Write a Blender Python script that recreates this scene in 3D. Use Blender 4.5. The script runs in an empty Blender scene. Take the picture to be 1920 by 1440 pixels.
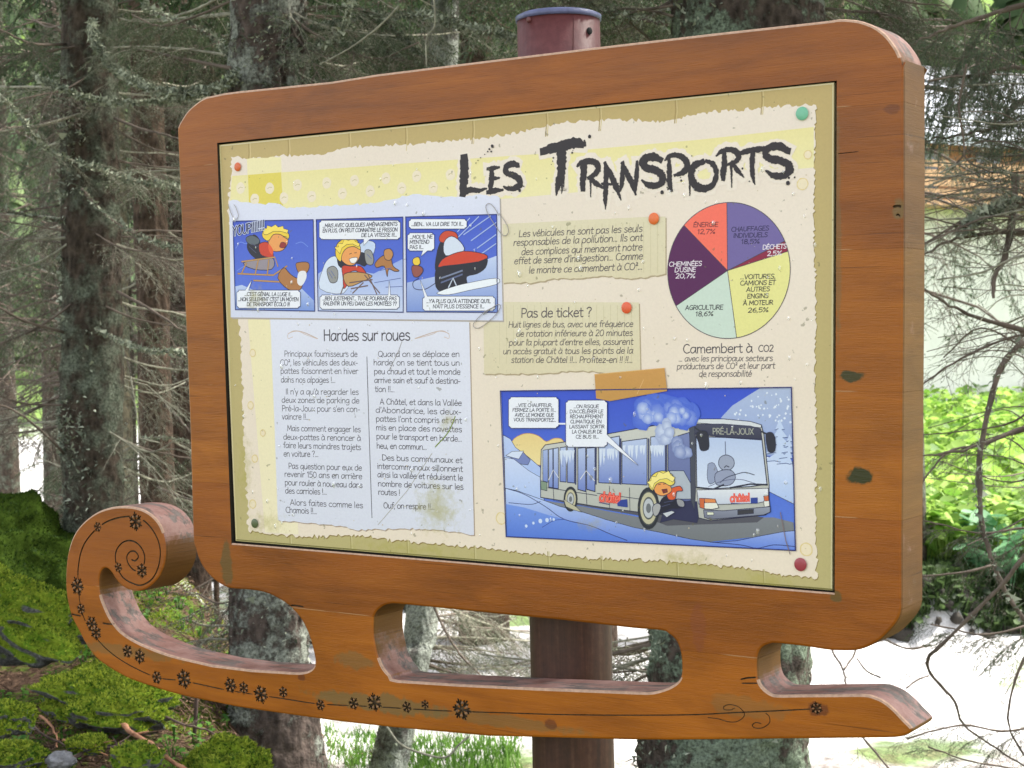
import bpy, bmesh, math, random
import numpy as np
from mathutils import Vector, Matrix, noise
from mathutils.geometry import tessellate_polygon, delaunay_2d_cdt

# ---------------------------------------------------------------- camera
CR = np.array([[0.8296331707224518, 0.01432804998266627, 0.5581249940834107],
               [0.007251540318413686, 0.9993097803922956, -0.03643319880702237],
               [-0.5582617819624799, 0.03427345614314104, 0.8289566412086835]])
CC = np.array([2.150361278656363, 0.3450319065532577, -2.2447737892602957])
FPX = 3109.1365941111776
Z0 = 1.945                      # height of the panel's upper edge above the path
BT = 0.086                      # thickness of the wooden board
M3 = np.array([[1, 0, 0], [0, 0, 1], [0, -1, 0]], float)

def b2w(P):
    P = np.asarray(P, float)
    return P @ M3.T + np.array([0, 0, Z0])

CAMW = b2w(CC)
sc = bpy.context.scene
cam_d = bpy.data.cameras.new('camera'); cam = bpy.data.objects.new('camera', cam_d)
sc.collection.objects.link(cam)
cam_d.sensor_width = 36.0; cam_d.sensor_fit = 'HORIZONTAL'
cam_d.lens = FPX / 1920 * 36
cam_d.clip_start = 0.05; cam_d.clip_end = 2000
_r = M3 @ CR[0]; _u = -(M3 @ CR[1]); _b = -(M3 @ CR[2])
cam.matrix_world = Matrix(((_r[0], _u[0], _b[0], CAMW[0]), (_r[1], _u[1], _b[1], CAMW[1]),
                           (_r[2], _u[2], _b[2], CAMW[2]), (0, 0, 0, 1)))
cam_d.dof.use_dof = True; cam_d.dof.focus_distance = 3.0; cam_d.dof.aperture_fstop = 15.0
sc.camera = cam
FW = M3 @ CR[2]; FWH = FW[:2] / np.linalg.norm(FW[:2])            # horizontal view direction
RGH = np.array([FWH[1], -FWH[0]])                                # horizontal right

def at(px, py, D):
    """world point seen at pixel (px,py) at distance D along the view axis"""
    d = np.array([(px - 960) / FPX, (py - 720) / FPX, 1.0]) * D
    return CAMW + M3 @ (CR.T @ d)

# ---------------------------------------------------------------- world, sun, exposure
SUN_EL = 48.0
_fa = math.degrees(math.atan2(FWH[0], FWH[1]))                    # compass angle of the view
SUN_AZ = _fa + 64.0
world = bpy.data.worlds.new("World"); sc.world = world; world.use_nodes = True
nt = world.node_tree; nt.nodes.clear()
sky = nt.nodes.new('ShaderNodeTexSky'); sky.sky_type = 'NISHITA'; sky.sun_disc = False
sky.sun_elevation = math.radians(SUN_EL); sky.sun_rotation = math.radians(SUN_AZ)
sky.air_density = 1.0; sky.dust_density = 3.5; sky.ozone_density = 0.7; sky.altitude = 1200
bg = nt.nodes.new('ShaderNodeBackground'); bg.inputs[1].default_value = 0.15
wo = nt.nodes.new('ShaderNodeOutputWorld')
# thin bright cloud: the sky is mostly white with some blue left
hs = nt.nodes.new('ShaderNodeHueSaturation'); hs.inputs['Saturation'].default_value = 0.32; hs.inputs['Value'].default_value = 1.0
tn = nt.nodes.new('ShaderNodeMix'); tn.data_type = 'RGBA'; tn.blend_type = 'MULTIPLY'; tn.inputs[0].default_value = 1.0; tn.inputs[7].default_value = (1.0, 0.985, 0.95, 1)
nt.links.new(sky.outputs[0], hs.inputs['Color']); nt.links.new(hs.outputs[0], tn.inputs[6]); nt.links.new(tn.outputs[2], bg.inputs[0]); nt.links.new(bg.outputs[0], wo.inputs[0])
sun_d = bpy.data.lights.new('sun', 'SUN'); sun = bpy.data.objects.new('sun', sun_d)
sc.collection.objects.link(sun)
sun_d.energy = 3.4; sun_d.angle = math.radians(6.0); sun_d.color = (1.0, 0.95, 0.86)
_s = Vector((math.sin(math.radians(SUN_AZ)) * math.cos(math.radians(SUN_EL)),
             math.cos(math.radians(SUN_AZ)) * math.cos(math.radians(SUN_EL)), math.sin(math.radians(SUN_EL))))
sun.rotation_euler = _s.to_track_quat('Z', 'Y').to_euler()
sun.location = (0, 0, 20)
vs = sc.view_settings
sc.display_settings.display_device = 'sRGB'
vs.view_transform = 'Standard'; vs.look = 'None'; vs.gamma = 1.0; vs.use_curve_mapping = False
vs.exposure = 1.82
sc.render.engine = 'CYCLES'

# ---------------------------------------------------------------- helpers
COL = sc.collection
def lin(c):
    return tuple((v / 255 / 12.92 if v / 255 <= 0.04045 else ((v / 255 + 0.055) / 1.055) ** 2.4) for v in c)

def link(o, parent=None):
    COL.objects.link(o)
    if parent is not None: o.parent = parent
    return o

def thing(name, label, cat, loc=(0, 0, 0), group=None):
    o = bpy.data.objects.new(name, None); COL.objects.link(o)
    o.location = loc; o.empty_display_size = 0.1
    o['label'] = label; o['category'] = cat
    if group: o['group'] = group
    return o

def tag(o, label=None, cat=None, group=None, kind=None):
    if label: o['label'] = label
    if cat: o['category'] = cat
    if group: o['group'] = group
    if kind: o['kind'] = kind
    return o

class Geo:
    """collects tubes, triangles and quads for ONE mesh"""
    def __init__(s): s.V = []; s.Q = []; s.T = []; s.QM = []; s.TM = []; s.n = 0
    def add(s, V, Q=None, T=None, m=0):
        V = np.asarray(V, float)
        if Q is not None and len(Q):
            Q = np.asarray(Q, int); s.Q.append(Q + s.n); s.QM.append(np.full(len(Q), m))
        if T is not None and len(T):
            T = np.asarray(T, int); s.T.append(T + s.n); s.TM.append(np.full(len(T), m))
        s.V.append(V); s.n += len(V)
    def arrays(s):
        V = np.concatenate(s.V)
        Q = np.concatenate(s.Q) if s.Q else np.zeros((0, 4), int); T = np.concatenate(s.T) if s.T else np.zeros((0, 3), int)
        QM = np.concatenate(s.QM) if s.QM else np.zeros(0, int); TM = np.concatenate(s.TM) if s.TM else np.zeros(0, int)
        return V, Q, T, QM, TM
    def mesh(s, name, mats, smooth=True, origin=None):
        V, Q, T, QM, TM = s.arrays()
        if origin is not None: V = V - np.asarray(origin)
        me = bpy.data.meshes.new(name)
        me.vertices.add(len(V)); me.vertices.foreach_set('co', V.astype(np.float32).ravel())
        nl = len(Q) * 4 + len(T) * 3
        me.loops.add(nl); me.loops.foreach_set('vertex_index', np.concatenate([Q.ravel(), T.ravel()]).astype(np.int32))
        me.polygons.add(len(Q) + len(T))
        st = np.concatenate([np.arange(len(Q)) * 4, len(Q) * 4 + np.arange(len(T)) * 3]).astype(np.int32)
        me.polygons.foreach_set('loop_start', st)
        me.polygons.foreach_set('material_index', np.concatenate([QM, TM]).astype(np.int32))
        me.polygons.foreach_set('use_smooth', np.full(len(st), smooth))
        for m in mats: me.materials.append(m)
        me.update(calc_edges=True); me.validate()
        return me
    def build(s, name, mats, parent=None, smooth=True, origin=None):
        o = bpy.data.objects.new(name, s.mesh(name, mats, smooth, origin))
        return link(o, parent)

def tube(g, pts, rad, sides=6, m=0, cap=True):
    pts = np.asarray(pts, float); n = len(pts)
    rad = np.broadcast_to(np.asarray(rad, float), (n,))
    t = np.gradient(pts, axis=0); t /= np.linalg.norm(t, axis=1, keepdims=True) + 1e-12
    ref = np.array([0, 0, 1.0]) if abs(t[0, 2]) < 0.9 else np.array([1.0, 0, 0])
    a = np.cross(t, ref); a /= np.linalg.norm(a, axis=1, keepdims=True) + 1e-12
    b = np.cross(t, a)
    ang = np.arange(sides) * 2 * math.pi / sides
    V = pts[:, None, :] + rad[:, None, None] * (np.cos(ang)[None, :, None] * a[:, None, :] + np.sin(ang)[None, :, None] * b[:, None, :])
    V = V.reshape(-1, 3)
    i = np.arange(n - 1)[:, None] * sides; j = np.arange(sides)[None, :]; k = (j + 1) % sides
    Q = np.stack([i + j, i + sides + j, i + sides + k, i + k], -1).reshape(-1, 4)
    T = None
    if cap:
        V = np.vstack([V, pts[:1], pts[-1:]])
        j = np.arange(sides); k = (j + 1) % sides
        T = np.vstack([np.stack([np.full(sides, n * sides), j, k], -1),
                       np.stack([np.full(sides, n * sides + 1), (n - 1) * sides + k, (n - 1) * sides + j], -1)])
    g.add(V, Q, T, m)

def nrm(v): v = np.asarray(v, float); return v / (np.linalg.norm(v) + 1e-12)

def smooth_pts(P, k=6):
    """Catmull-Rom through the points"""
    P = np.asarray(P, float); n = len(P)
    if n < 3: return P
    E = np.vstack([2 * P[0] - P[1], P, 2 * P[-1] - P[-2]]); out = []
    for i in range(n - 1):
        p0, p1, p2, p3 = E[i:i + 4]
        for t in np.arange(k) / k:
            out.append(0.5 * (2 * p1 + (p2 - p0) * t + (2 * p0 - 5 * p1 + 4 * p2 - p3) * t * t + (3 * p1 - p0 - 3 * p2 + p3) * t ** 3))
    out.append(P[-1]); return np.array(out)

# ---------------------------------------------------------------- materials
class N:
    """small node-tree helper"""
    def __init__(s, name):
        s.m = bpy.data.materials.new(name); s.m.use_nodes = True; s.t = s.m.node_tree
        s.b = s.t.nodes['Principled BSDF']; s.o = s.t.nodes['Material Output']
    def n(s, k, **kw):
        x = s.t.nodes.new(k)
        for a, v in kw.items():
            if a in ('inp',):
                for kk, vv in v.items(): x.inputs[kk].default_value = vv
            else: setattr(x, a, v)
        return x
    def l(s, a, b): s.t.links.new(a, b)
    def co(s, scale=(1, 1, 1), kind='Object'):
        tc = s.n('ShaderNodeTexCoord'); mp = s.n('ShaderNodeMapping'); mp.inputs['Scale'].default_value = scale
        s.l(tc.outputs[kind], mp.inputs[0]); return mp.outputs[0]
    def noise(s, vec, scale, detail=5, rough=.6, dist=0):
        x = s.n('ShaderNodeTexNoise', inp={'Scale': scale, 'Detail': detail, 'Roughness': rough, 'Distortion': dist}); s.l(vec, x.inputs['Vector']); return x.outputs['Fac']
    def ramp(s, fac, stops):
        r = s.n('ShaderNodeValToRGB'); e = r.color_ramp.elements
        while len(e) < len(stops): e.new(0.5)
        for i, (p, c) in enumerate(stops):
            e[i].position = p; e[i].color = (c[0], c[1], c[2], 1) if not isinstance(c, (int, float)) else (c, c, c, 1)
        s.l(fac, r.inputs[0]); return r.outputs[0]
    def mix(s, fac, a, b, mode='MIX'):
        x = s.n('ShaderNodeMix', data_type='RGBA', blend_type=mode)
        for i, v in ((0, fac), (6, a), (7, b)):
            if hasattr(v, 'links'): s.l(v, x.inputs[i])
            else: x.inputs[i].default_value = v if isinstance(v, (int, float)) else (v[0], v[1], v[2], 1)
        return x.outputs[2]
    def math(s, op, a, b=0.0, clamp=False):
        x = s.n('ShaderNodeMath', operation=op, use_clamp=clamp)
        for i, v in ((0, a), (1, b)):
            if hasattr(v, 'links'): s.l(v, x.inputs[i])
            else: x.inputs[i].default_value = v
        return x.outputs[0]
    def bump(s, h, strength=.3, dist=.01, normal=None):
        x = s.n('ShaderNodeBump', inp={'Strength': strength, 'Distance': dist}); s.l(h, x.inputs['Height'])
        if normal is not None: s.l(normal, x.inputs['Normal'])
        return x.outputs[0]
    def fin(s, color=None, rough=.8, normal=None, spec=None):
        if color is not None:
            if hasattr(color, 'links'): s.l(color, s.b.inputs['Base Color'])
            else: s.b.inputs['Base Color'].default_value = (*color[:3], 1)
        if hasattr(rough, 'links'): s.l(rough, s.b.inputs['Roughness'])
        else: s.b.inputs['Roughness'].default_value = rough
        if normal is not None: s.l(normal, s.b.inputs['Normal'])
        if spec is not None: s.b.inputs['Specular IOR Level'].default_value = spec
        return s.m

def simple(name, c, rough=.7, var=.25, scale=20, bump=.2, spec=None, kind='Object'):
    k = N(name); v = k.co(kind=kind); f = k.noise(v, scale)
    c1 = tuple(x * (1 - var) for x in c); c2 = tuple(min(1, x * (1 + var)) for x in c)
    col = k.ramp(f, [(.3, c1), (.7, c2)])
    return k.fin(col, rough, k.bump(k.noise(v, scale * 3), bump, .01), spec)

def mat_leaf(name, c1, c2, transl=.35, rough=.6, scale=2.5):
    k = N(name); v = k.co(); g = k.n('ShaderNodeNewGeometry')
    f = k.math('ADD', k.math('MULTIPLY', g.outputs['Random Per Island'], .55), k.math('MULTIPLY', k.noise(v, scale, 2), .55))
    col = k.ramp(f, [(.3, c1), (.8, c2)])
    k.fin(col, rough, spec=.3)
    tr = k.n('ShaderNodeBsdfTranslucent'); k.l(col, tr.inputs[0])
    ms = k.n('ShaderNodeMixShader'); ms.inputs[0].default_value = transl
    k.l(k.b.outputs[0], ms.inputs[1]); k.l(tr.outputs[0], ms.inputs[2]); k.l(ms.outputs[0], k.o.inputs[0])
    return k.m

def mat_bark(name, base, lichen, amount=.5, edge=.06, sc_=1.0, moss=None):
    k = N(name); v = k.co((1, 1, .45)); v2 = k.co()
    cells = k.n('ShaderNodeTexVoronoi', feature='F1', inp={'Scale': 34 * sc_, 'Randomness': 1.0}); k.l(v, cells.inputs['Vector'])
    n1 = k.noise(v2, 9 * sc_, 8, .65); n2 = k.noise(v2, 46 * sc_, 6, .7); n3 = k.noise(v2, 2.3, 4, .55)
    b0 = tuple(x * .28 for x in base); b2 = tuple(min(1, x * 2.1) for x in base)
    col = k.ramp(k.mix(.5, cells.outputs['Distance'], n2), [(.2, b0), (.45, base), (.75, b2)])
    lm = k.math('ADD', k.math('MULTIPLY', n1, .6), k.math('ADD', k.math('MULTIPLY', n3, .55), k.math('MULTIPLY', n2, .2)))
    lo = .98 - amount * .55
    mask = k.ramp(lm, [(lo - edge, 0.0), (lo + edge, 1.0)])
    l2 = tuple(x * .30 for x in lichen); lcol = k.ramp(k.noise(v2, 70 * sc_, 5, .75), [(.36, l2), (.52, lichen), (.68, tuple(min(1, x * 1.5) for x in lichen))])
    col = k.mix(mask, col, lcol)
    if moss is not None:
        mm = k.ramp(k.noise(v2, 3.7, 5, .6), [(.56, 0.0), (.64, 1.0)])
        col = k.mix(mm, col, moss)
    h = k.math('ADD', k.math('MULTIPLY', cells.outputs['Distance'], -.6), k.math('ADD', n2, k.math('MULTIPLY', mask, .3)))
    return k.fin(col, .95, k.bump(h, 1.0, .035), .2)
# ================================================================ the sled-shaped sign
# pixel -> point on a plane parallel to the board's front face, `dep` metres behind it (board frame, y down)
def U(px, py, dep=0.0):
    px = np.asarray(px, float); py = np.asarray(py, float)
    d = np.stack([(px - 960) / FPX, (py - 720) / FPX, np.ones_like(px)], -1) @ CR      # ray in the board frame
    lam = (dep - CC[2]) / d[..., 2]
    return (CC + lam[..., None] * d)[..., :2]
def UP(P, dep=0.0):
    P = np.asarray(P, float); return U(P[:, 0], P[:, 1], dep)

def crop(P, ox, oy, s): P = np.asarray(P, float); return np.stack([ox + P[:, 0] * s, oy + P[:, 1] * s], -1)

OUT = [(333,262),(333.5,238),(341,223),(351,208),(366,194),(383,183),(403,178),(445,171),(620,153),(707,139),(980,105),(1114,88.6),(1340,62),
 (1540,40),(1571,35.6),(1592,36),(1609,38),(1623,42),(1638,48),(1652,57),(1665,69),(1677,85),(1686,101),(1692,120),(1695,145),
 (1695,500),(1691,1000),(1691,1125),(1690,1144),(1687,1156),(1678,1171),(1664,1187),(1650,1200),(1633,1210),(1616,1217),(1600,1220),(1578,1220.5),
 (1551,1219),(1522,1214.5),(1497,1211),(1457,1207),(1443,1208),(1431,1213),(1423.5,1222),(1420,1237),(1420,1257),(1422.5,1274),(1429.5,1288),
 (1443,1299),(1457,1303),(1500,1302.5),(1555,1302),(1618,1301.5),(1642,1307),(1660,1316),(1678,1331),(1693,1347),(1707,1361),(1710.5,1368),
 (1705.5,1375),(1691,1381),(1655,1384),(1500,1385.5),(1259,1388),(1180,1387.5),(914,1380.5),(737,1364.5),(634,1353),(526,1338),(445,1326),
 (364,1309.5),(310,1296),(255,1278),(228,1266),(201,1250),(180,1234),(161,1209),(147,1182),(134.5,1158),(126.5,1130),(123,1100),(123.5,1064),
 (128,1032),(138,1003),(155,980),(180,961),(209,951),(238,949.5),(263.6,954),(285,966),(300,984),(308.5,1007),(311.5,1032),(309,1057),
 (300,1079),(286,1096),(268,1107),(249,1108.5),(231,1101),(217,1087),(209.5,1075),(202,1067),(195,1066),(189,1073),(186,1090),(188,1115),
 (197,1140),(208,1162),(226,1184),(253,1202),(289,1218),(332,1232),(397,1247),(470,1256),(542,1260.5),(567,1260.5),(581.5,1256),(589,1247),
 (589.5,1234),(583,1205),(574,1180),(561.6,1158),(542,1136.7),(520,1122),(495,1111),(466,1106),(433,1103.5),(415,1097),(394,1081),(376,1057),
 (366,1028),(361,992),(355,780),(348,613),(342,480)]
SLOT = [(701,1161),(701,1189),(705,1213),(710,1233),(718,1252),(730,1266),(745,1276),(858,1283),(1000,1290),(1180,1297),(1216,1298),(1235,1295),
 (1255,1288),(1269,1279),(1275.5,1269),(1277.5,1253),(1276,1229),(1272,1213),(1265,1199),(1253,1189),(1239,1182.5),(1180,1177.5),(1056,1163.5),
 (937,1152),(838,1141.7),(759,1134),(735,1132.5),(720,1136),(709,1143.6),(703,1152)]
HOLE = [(407,268),(1569,151),(1565,1115),(434,1021)]
PLATE = [(411,271.5),(1564,154.5),(1560.5,1107),(442,1014)]

def closed_cr(P, k=3):
    P = np.asarray(P, float); n = len(P); out = []
    for i in range(n):
        p0, p1, p2, p3 = P[i - 1], P[i], P[(i + 1) % n], P[(i + 2) % n]
        L = np.linalg.norm(p2 - p1)
        if L > 60: out.append(p1); continue
        for t in np.arange(k) / k:
            out.append(0.5 * (2 * p1 + (p2 - p0) * t + (2 * p0 - 5 * p1 + 4 * p2 - p3) * t * t + (3 * p1 - p0 - 3 * p2 + p3) * t ** 3))
    return np.array(out)
def area(P): x, y = P[:, 0], P[:, 1]; return .5 * np.sum(x * np.roll(y, -1) - np.roll(x, -1) * y)
def offset(P, d):
    """shrink a polygon whose signed area is positive (grow it where negative: holes)"""
    n = len(P); e = np.roll(P, -1, 0) - P; e /= np.linalg.norm(e, axis=1, keepdims=True) + 1e-12
    nn = np.stack([-e[:, 1], e[:, 0]], -1)
    v = nn + np.roll(nn, 1, 0); L = np.linalg.norm(v, axis=1, keepdims=True); v = v / (L + 1e-9)
    c = np.clip(np.sum(v * nn, 1, keepdims=True), .5, 1)
    return P + v * d / c
def resamp(P, step):
    out = []
    for i in range(len(P)):
        a, b = P[i], P[(i + 1) % len(P)]; k = max(1, int(np.linalg.norm(b - a) / step))
        for t in range(k): out.append(a + (b - a) * t / k)
    return np.array(out)
def inside(P, poly):
    x, y = P[:, 0], P[:, 1]; r = np.zeros(len(P), bool); n = len(poly)
    for i in range(n):
        x1, y1 = poly[i]; x2, y2 = poly[(i + 1) % n]
        if y1 == y2: continue
        c = (y1 > y) != (y2 > y)
        r ^= c & (x < (x2 - x1) * (y - y1) / (y2 - y1) + x1)
    return r

out_b = UP(closed_cr(OUT)); slot_b = UP(closed_cr(SLOT)); hole_b = UP(HOLE)
if area(out_b) < 0: out_b = out_b[::-1]
if area(slot_b) > 0: slot_b = slot_b[::-1]
if area(hole_b) > 0: hole_b = hole_b[::-1]
out_b = resamp(out_b, .03); slot_b = resamp(slot_b, .03); hole_b = resamp(hole_b, .05)
rng = np.random.default_rng(5)

# ---- carved snowflakes and engraved lines (pixel centre, radius)
FLAKES = [(183,988,10,.1),(254,978,17,.4),(222,1064,10,.2),(266,1070,14,.5),(145,1099,17,.1),(152,1142,11,.3),(172,1170,15,0),(180,1186,14,.5),
 (239,1221,13,.2),(262,1231,14,.6),(294,1270,13,.1),(345,1273,18,.3),(432,1285,15,.1),(457,1290,12,.5),(489,1302,17,.2),(531,1298,11,.4),
 (601,1322,11,.1),(663,1319,12,.1),(702,1317,17,.3),(763,1326,11,.2),(797,1321,9,.5),(866,1330,20,.1),(1531,1328,12,.3)]
carve = []
PXM = np.linalg.norm(U(700, 1300) - U(701, 1300))
def pxm(x, y): return np.linalg.norm(U(x, y) - U(x, y + 1))
for (x, y, r, a0) in FLAKES:
    c = U(x, y); s = pxm(x, y); R_ = r * s; pts = []
    for k in range(6):
        a = a0 + k * math.pi / 3
        for (da, rr) in ((-.52, .24), (-.26, .5), (-.46, .74), (-.30, .98), (-.12, .78), (-.09, 1.06), (.09, 1.06), (.12, .78), (.30, .98), (.46, .74), (.26, .5)):
            q = rr * R_ * (1 + rng.uniform(-.05, .05)); pts.append(c + q * np.array([math.cos(a + da), math.sin(a + da)]))
    carve.append((np.array(pts), .005))
def groove(P, w=2.6, skip=True, dpt=.003):
    P = smooth_pts(P, 24 if skip else 5); keep = []
    runs = []
    for p in P:
        bad = skip and any((p[0] - x) ** 2 + (p[1] - y) ** 2 < (r * .8) ** 2 for x, y, r, _ in FLAKES)
        if bad:
            if len(keep) > 1: runs.append(keep)
            keep = []
        else: keep.append(p)
    if len(keep) > 1: runs.append(keep)
    for q in runs:
        B = UP(q); t = np.gradient(B, axis=0); t /= np.linalg.norm(t, axis=1, keepdims=True) + 1e-12
        nn = np.stack([-t[:, 1], t[:, 0]], -1); h = w * .5 * pxm(*q[0])
        hw = np.full((len(B), 1), h); hw[0] *= .3; hw[-1] *= .3
        carve.append((np.vstack([B + nn * hw, (B - nn * hw)[::-1]]), dpt))
C3 = lambda P: crop(P, 100, 920, .1875)
groove(C3([(245,850),(250,760),(275,620),(330,500),(440,375),(560,300),(700,262),(830,265),(930,320),(1010,420),(1060,540),(1068,660),(1040,790),
           (980,890),(880,945),(790,925),(700,870),(640,770),(620,660),(640,580),(700,515),(780,500),(860,545),(910,640),(905,740),(860,800),(800,790),
           (750,730),(735,660),(770,610),(820,610),(850,660),(820,700),(780,690)]), 3.0)
groove([(146,1080),(147,1100),(150,1130),(158,1160),(176,1190),(201,1218),(239,1245),(294,1270),(345,1277),(432,1295),(531,1310),(601,1320),(702,1325),
        (800,1331),(866,1334),(960,1337),(1060,1340),(1180,1341),(1300,1340),(1380,1336),(1450,1333),(1531,1329)], 2.2)
C4 = lambda P: crop(P, 1180, 1130, .198)
groove(C4([(740,1088),(840,1100),(940,1128),(1020,1125),(1080,1085),(1085,1040),(1030,985),(950,965),(895,985),(900,1012),(960,1015),(1000,995)]), 1.6, dpt=.002)
groove(C4([(1290,1045),(1325,1080),(1325,1140),(1260,1185),(1190,1185),(1165,1160),(1200,1135),(1250,1145)]), 1.8, dpt=.002)
# cracks and gouges in the wood
for P, w in (([(1571,288),(1583,287),(1611,284)], 1.6), ([(1388,1274),(1402,1271),(1421,1270)], 3.2), ([(1390,1281),(1404,1281),(1421,1281)], 2.6),
             ([(540,1136),(552,1135),(570,1138)], 3), ([(133,1151),(142,1153),(152,1155)], 3), ([(192,1168),(203,1170),(213,1170)], 3),
             ([(1674,388),(1684,386),(1690,388)], 5), ([(1680,404),(1684,402),(1688,406)], 3)):
    groove(P, w, False, .004)
inner = offset(out_b, .004)
slot_i = offset(slot_b, .004)
allv = []; alle = []
def addloop(P):
    n0 = len(allv); allv.extend([Vector((float(p[0]), float(p[1]))) for p in P])
    alle.extend([(n0 + i, n0 + (i + 1) % len(P)) for i in range(len(P))])
addloop(inner); addloop(slot_i); addloop(hole_b)
for P, d in carve: addloop(P)
# interior points keep the triangles well shaped
gx, gy = np.meshgrid(np.arange(-.45, 1.33, .045), np.arange(-.12, .99, .045)); G_ = np.stack([gx.ravel(), gy.ravel()], -1)
G_ = G_[inside(G_, offset(out_b, .01)) & ~inside(G_, hole_b) & ~inside(G_, slot_b)]
allv.extend([Vector((float(p[0]), float(p[1]))) for p in G_])
res = delaunay_2d_cdt(allv, alle, [], 0, 1e-6)
V2 = np.array([(v.x, v.y) for v in res[0]]); TR = np.array([t for t in res[2] if len(t) == 3])
cen = V2[TR].mean(1)
ok = inside(cen, inner) & ~inside(cen, slot_i) & ~inside(cen, hole_b)
TR = TR[ok]; cen = cen[ok]
dpt = np.zeros(len(TR))
for P, d in carve:
    bb = (cen[:, 0] > P[:, 0].min()) & (cen[:, 0] < P[:, 0].max()) & (cen[:, 1] > P[:, 1].min()) & (cen[:, 1] < P[:, 1].max())
    idx = np.where(bb)[0]
    if len(idx): dpt[idx[inside(cen[idx], P)]] = d
E1 = V2[TR[:, 1]] - V2[TR[:, 0]]; E2 = V2[TR[:, 2]] - V2[TR[:, 0]]
flip = (E1[:, 0] * E2[:, 1] - E1[:, 1] * E2[:, 0]) < 0
TR[flip] = TR[flip][:, ::-1]

# materials: 0 varnished face, 1 carved, 2 weathered upper faces, 3 edges, 4 back
def wood(name, c1, c2, c3, rough=.36, spots=(), weather=None):
    k = N(name); v = k.co((1.1, 1.1, 15)); v2 = k.co(); v3 = k.co((1, 1, 3.0))
    g1 = k.noise(v, 3.2, 7, .62, .6); g2 = k.noise(v3, 2.2, 4, .55); fine = k.noise(k.co((8, 8, 160)), 4, 3, .5)
    col = k.ramp(g1, [(.28, c1), (.52, c2), (.75, c3)])
    col = k.mix(.55, col, k.ramp(g2, [(.32, tuple(x * .62 for x in c2)), (.5, c2), (.72, tuple(min(1, x * 1.28) for x in c2))]), 'MIX')
    col = k.mix(.13, col, k.ramp(fine, [(.3, 0.25), (.7, 1.0)]), 'MULTIPLY')
    big = k.noise(k.co((1.6, 1.6, 4.5)), 2.6, 5, .6, .8)
    col = k.mix(.5, col, k.ramp(big, [(.30, (.50, .46, .42)), (.5, (.92, .92, .92)), (.72, (1.0, 1.0, 1.0))]), 'MULTIPLY')
    crk = k.noise(k.co((1.1, 1.1, 95)), 2.4, 4, .55)
    col = k.mix(k.ramp(crk, [(.655, 0.0), (.69, .55)]), col, tuple(x * .22 for x in c1))
    oi = k.n('ShaderNodeObjectInfo')
    col = k.mix(1.0, col, oi.outputs['Color'], 'MULTIPLY')
    if weather:      # exposed upper faces have lost their varnish and gone pinkish grey
        ge = k.n('ShaderNodeNewGeometry'); sn = k.n('ShaderNodeSeparateXYZ'); k.l(ge.outputs['Normal'], sn.inputs[0])
        nn = k.noise(v2, 16, 6, .7); ng = k.noise(k.co((3, 14, 14)), 3.0, 5, .65)
        pink = k.ramp(nn, [(.3, (.17, .075, .055)), (.5, (.28, .15, .125)), (.7, (.38, .24, .21))])
        grey = k.ramp(k.noise(v2, 60, 5, .7), [(.35, (.06, .055, .05)), (.65, (.17, .155, .14))])
        pink = k.mix(k.ramp(ng, [(.50, 0.0), (.57, .85)]), pink, grey)
        wm = k.ramp(k.math('ADD', sn.outputs[2], k.math('MULTIPLY', k.math('SUBTRACT', nn, .5), 1.1)), [(.12, 0.0), (.42, 1.0)])
        col = k.mix(wm, col, pink)
    sep = k.n('ShaderNodeSeparateXYZ'); k.l(v2, sep.inputs[0])
    if not weather:      # pale glue lines showing here and there along the joints
        gap = k.noise(k.co((5, 5, .2)), 2.2, 3, .5); gm = k.ramp(gap, [(.50, 0.0), (.58, .55)])
        for sy in (.0373, .2414, .4448, .6266, .8455):
            dz = k.math('ABSOLUTE', k.math('SUBTRACT', sep.outputs[2], Z0 - sy + .0006)); ln_ = k.ramp(k.math('MULTIPLY', dz, 100.0), [(.05, 1.0), (.11, 0.0)])
            col = k.mix(k.math('MULTIPLY', ln_, gm), col, (.50, .30, .15))
    wob = k.noise(v2, 45, 4, .6); wob2 = k.noise(v2, 14, 4, .6)
    for (cx, cz, rx, rz, sc_, amt) in spots:
        dx = k.math('DIVIDE', k.math('SUBTRACT', sep.outputs[0], cx), rx); dz = k.math('DIVIDE', k.math('SUBTRACT', sep.outputs[2], cz), rz)
        d = k.math('SQRT', k.math('ADD', k.math('MULTIPLY', dx, dx), k.math('MULTIPLY', dz, dz)))
        d = k.math('ADD', d, k.math('ADD', k.math('MULTIPLY', k.math('SUBTRACT', wob, .5), 1.5), k.math('MULTIPLY', k.math('SUBTRACT', wob2, .5), 1.3)))
        m = k.ramp(d, [(.74, amt), (1.0, 0.0)])
        col = k.mix(m, col, sc_)
    return k.fin(col, k.math('ADD', rough, k.math('MULTIPLY', k.math('SUBTRACT', g2, .5), .3)), k.bump(k.math('ADD', fine, k.math('MULTIPLY', g1, .5)), .14, .004), .32)
def sp(x, y, rx, ry, col, amt):
    c = U(x, y); s = pxm(x, y); return (float(c[0]), float(Z0 - c[1]), rx * s * 1.2, ry * s, col, amt)
GRN = (.06, .075, .025); OLV = (.15, .11, .04); KNOT = (.10, .025, .01); PALE = (.46, .23, .09)
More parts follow.
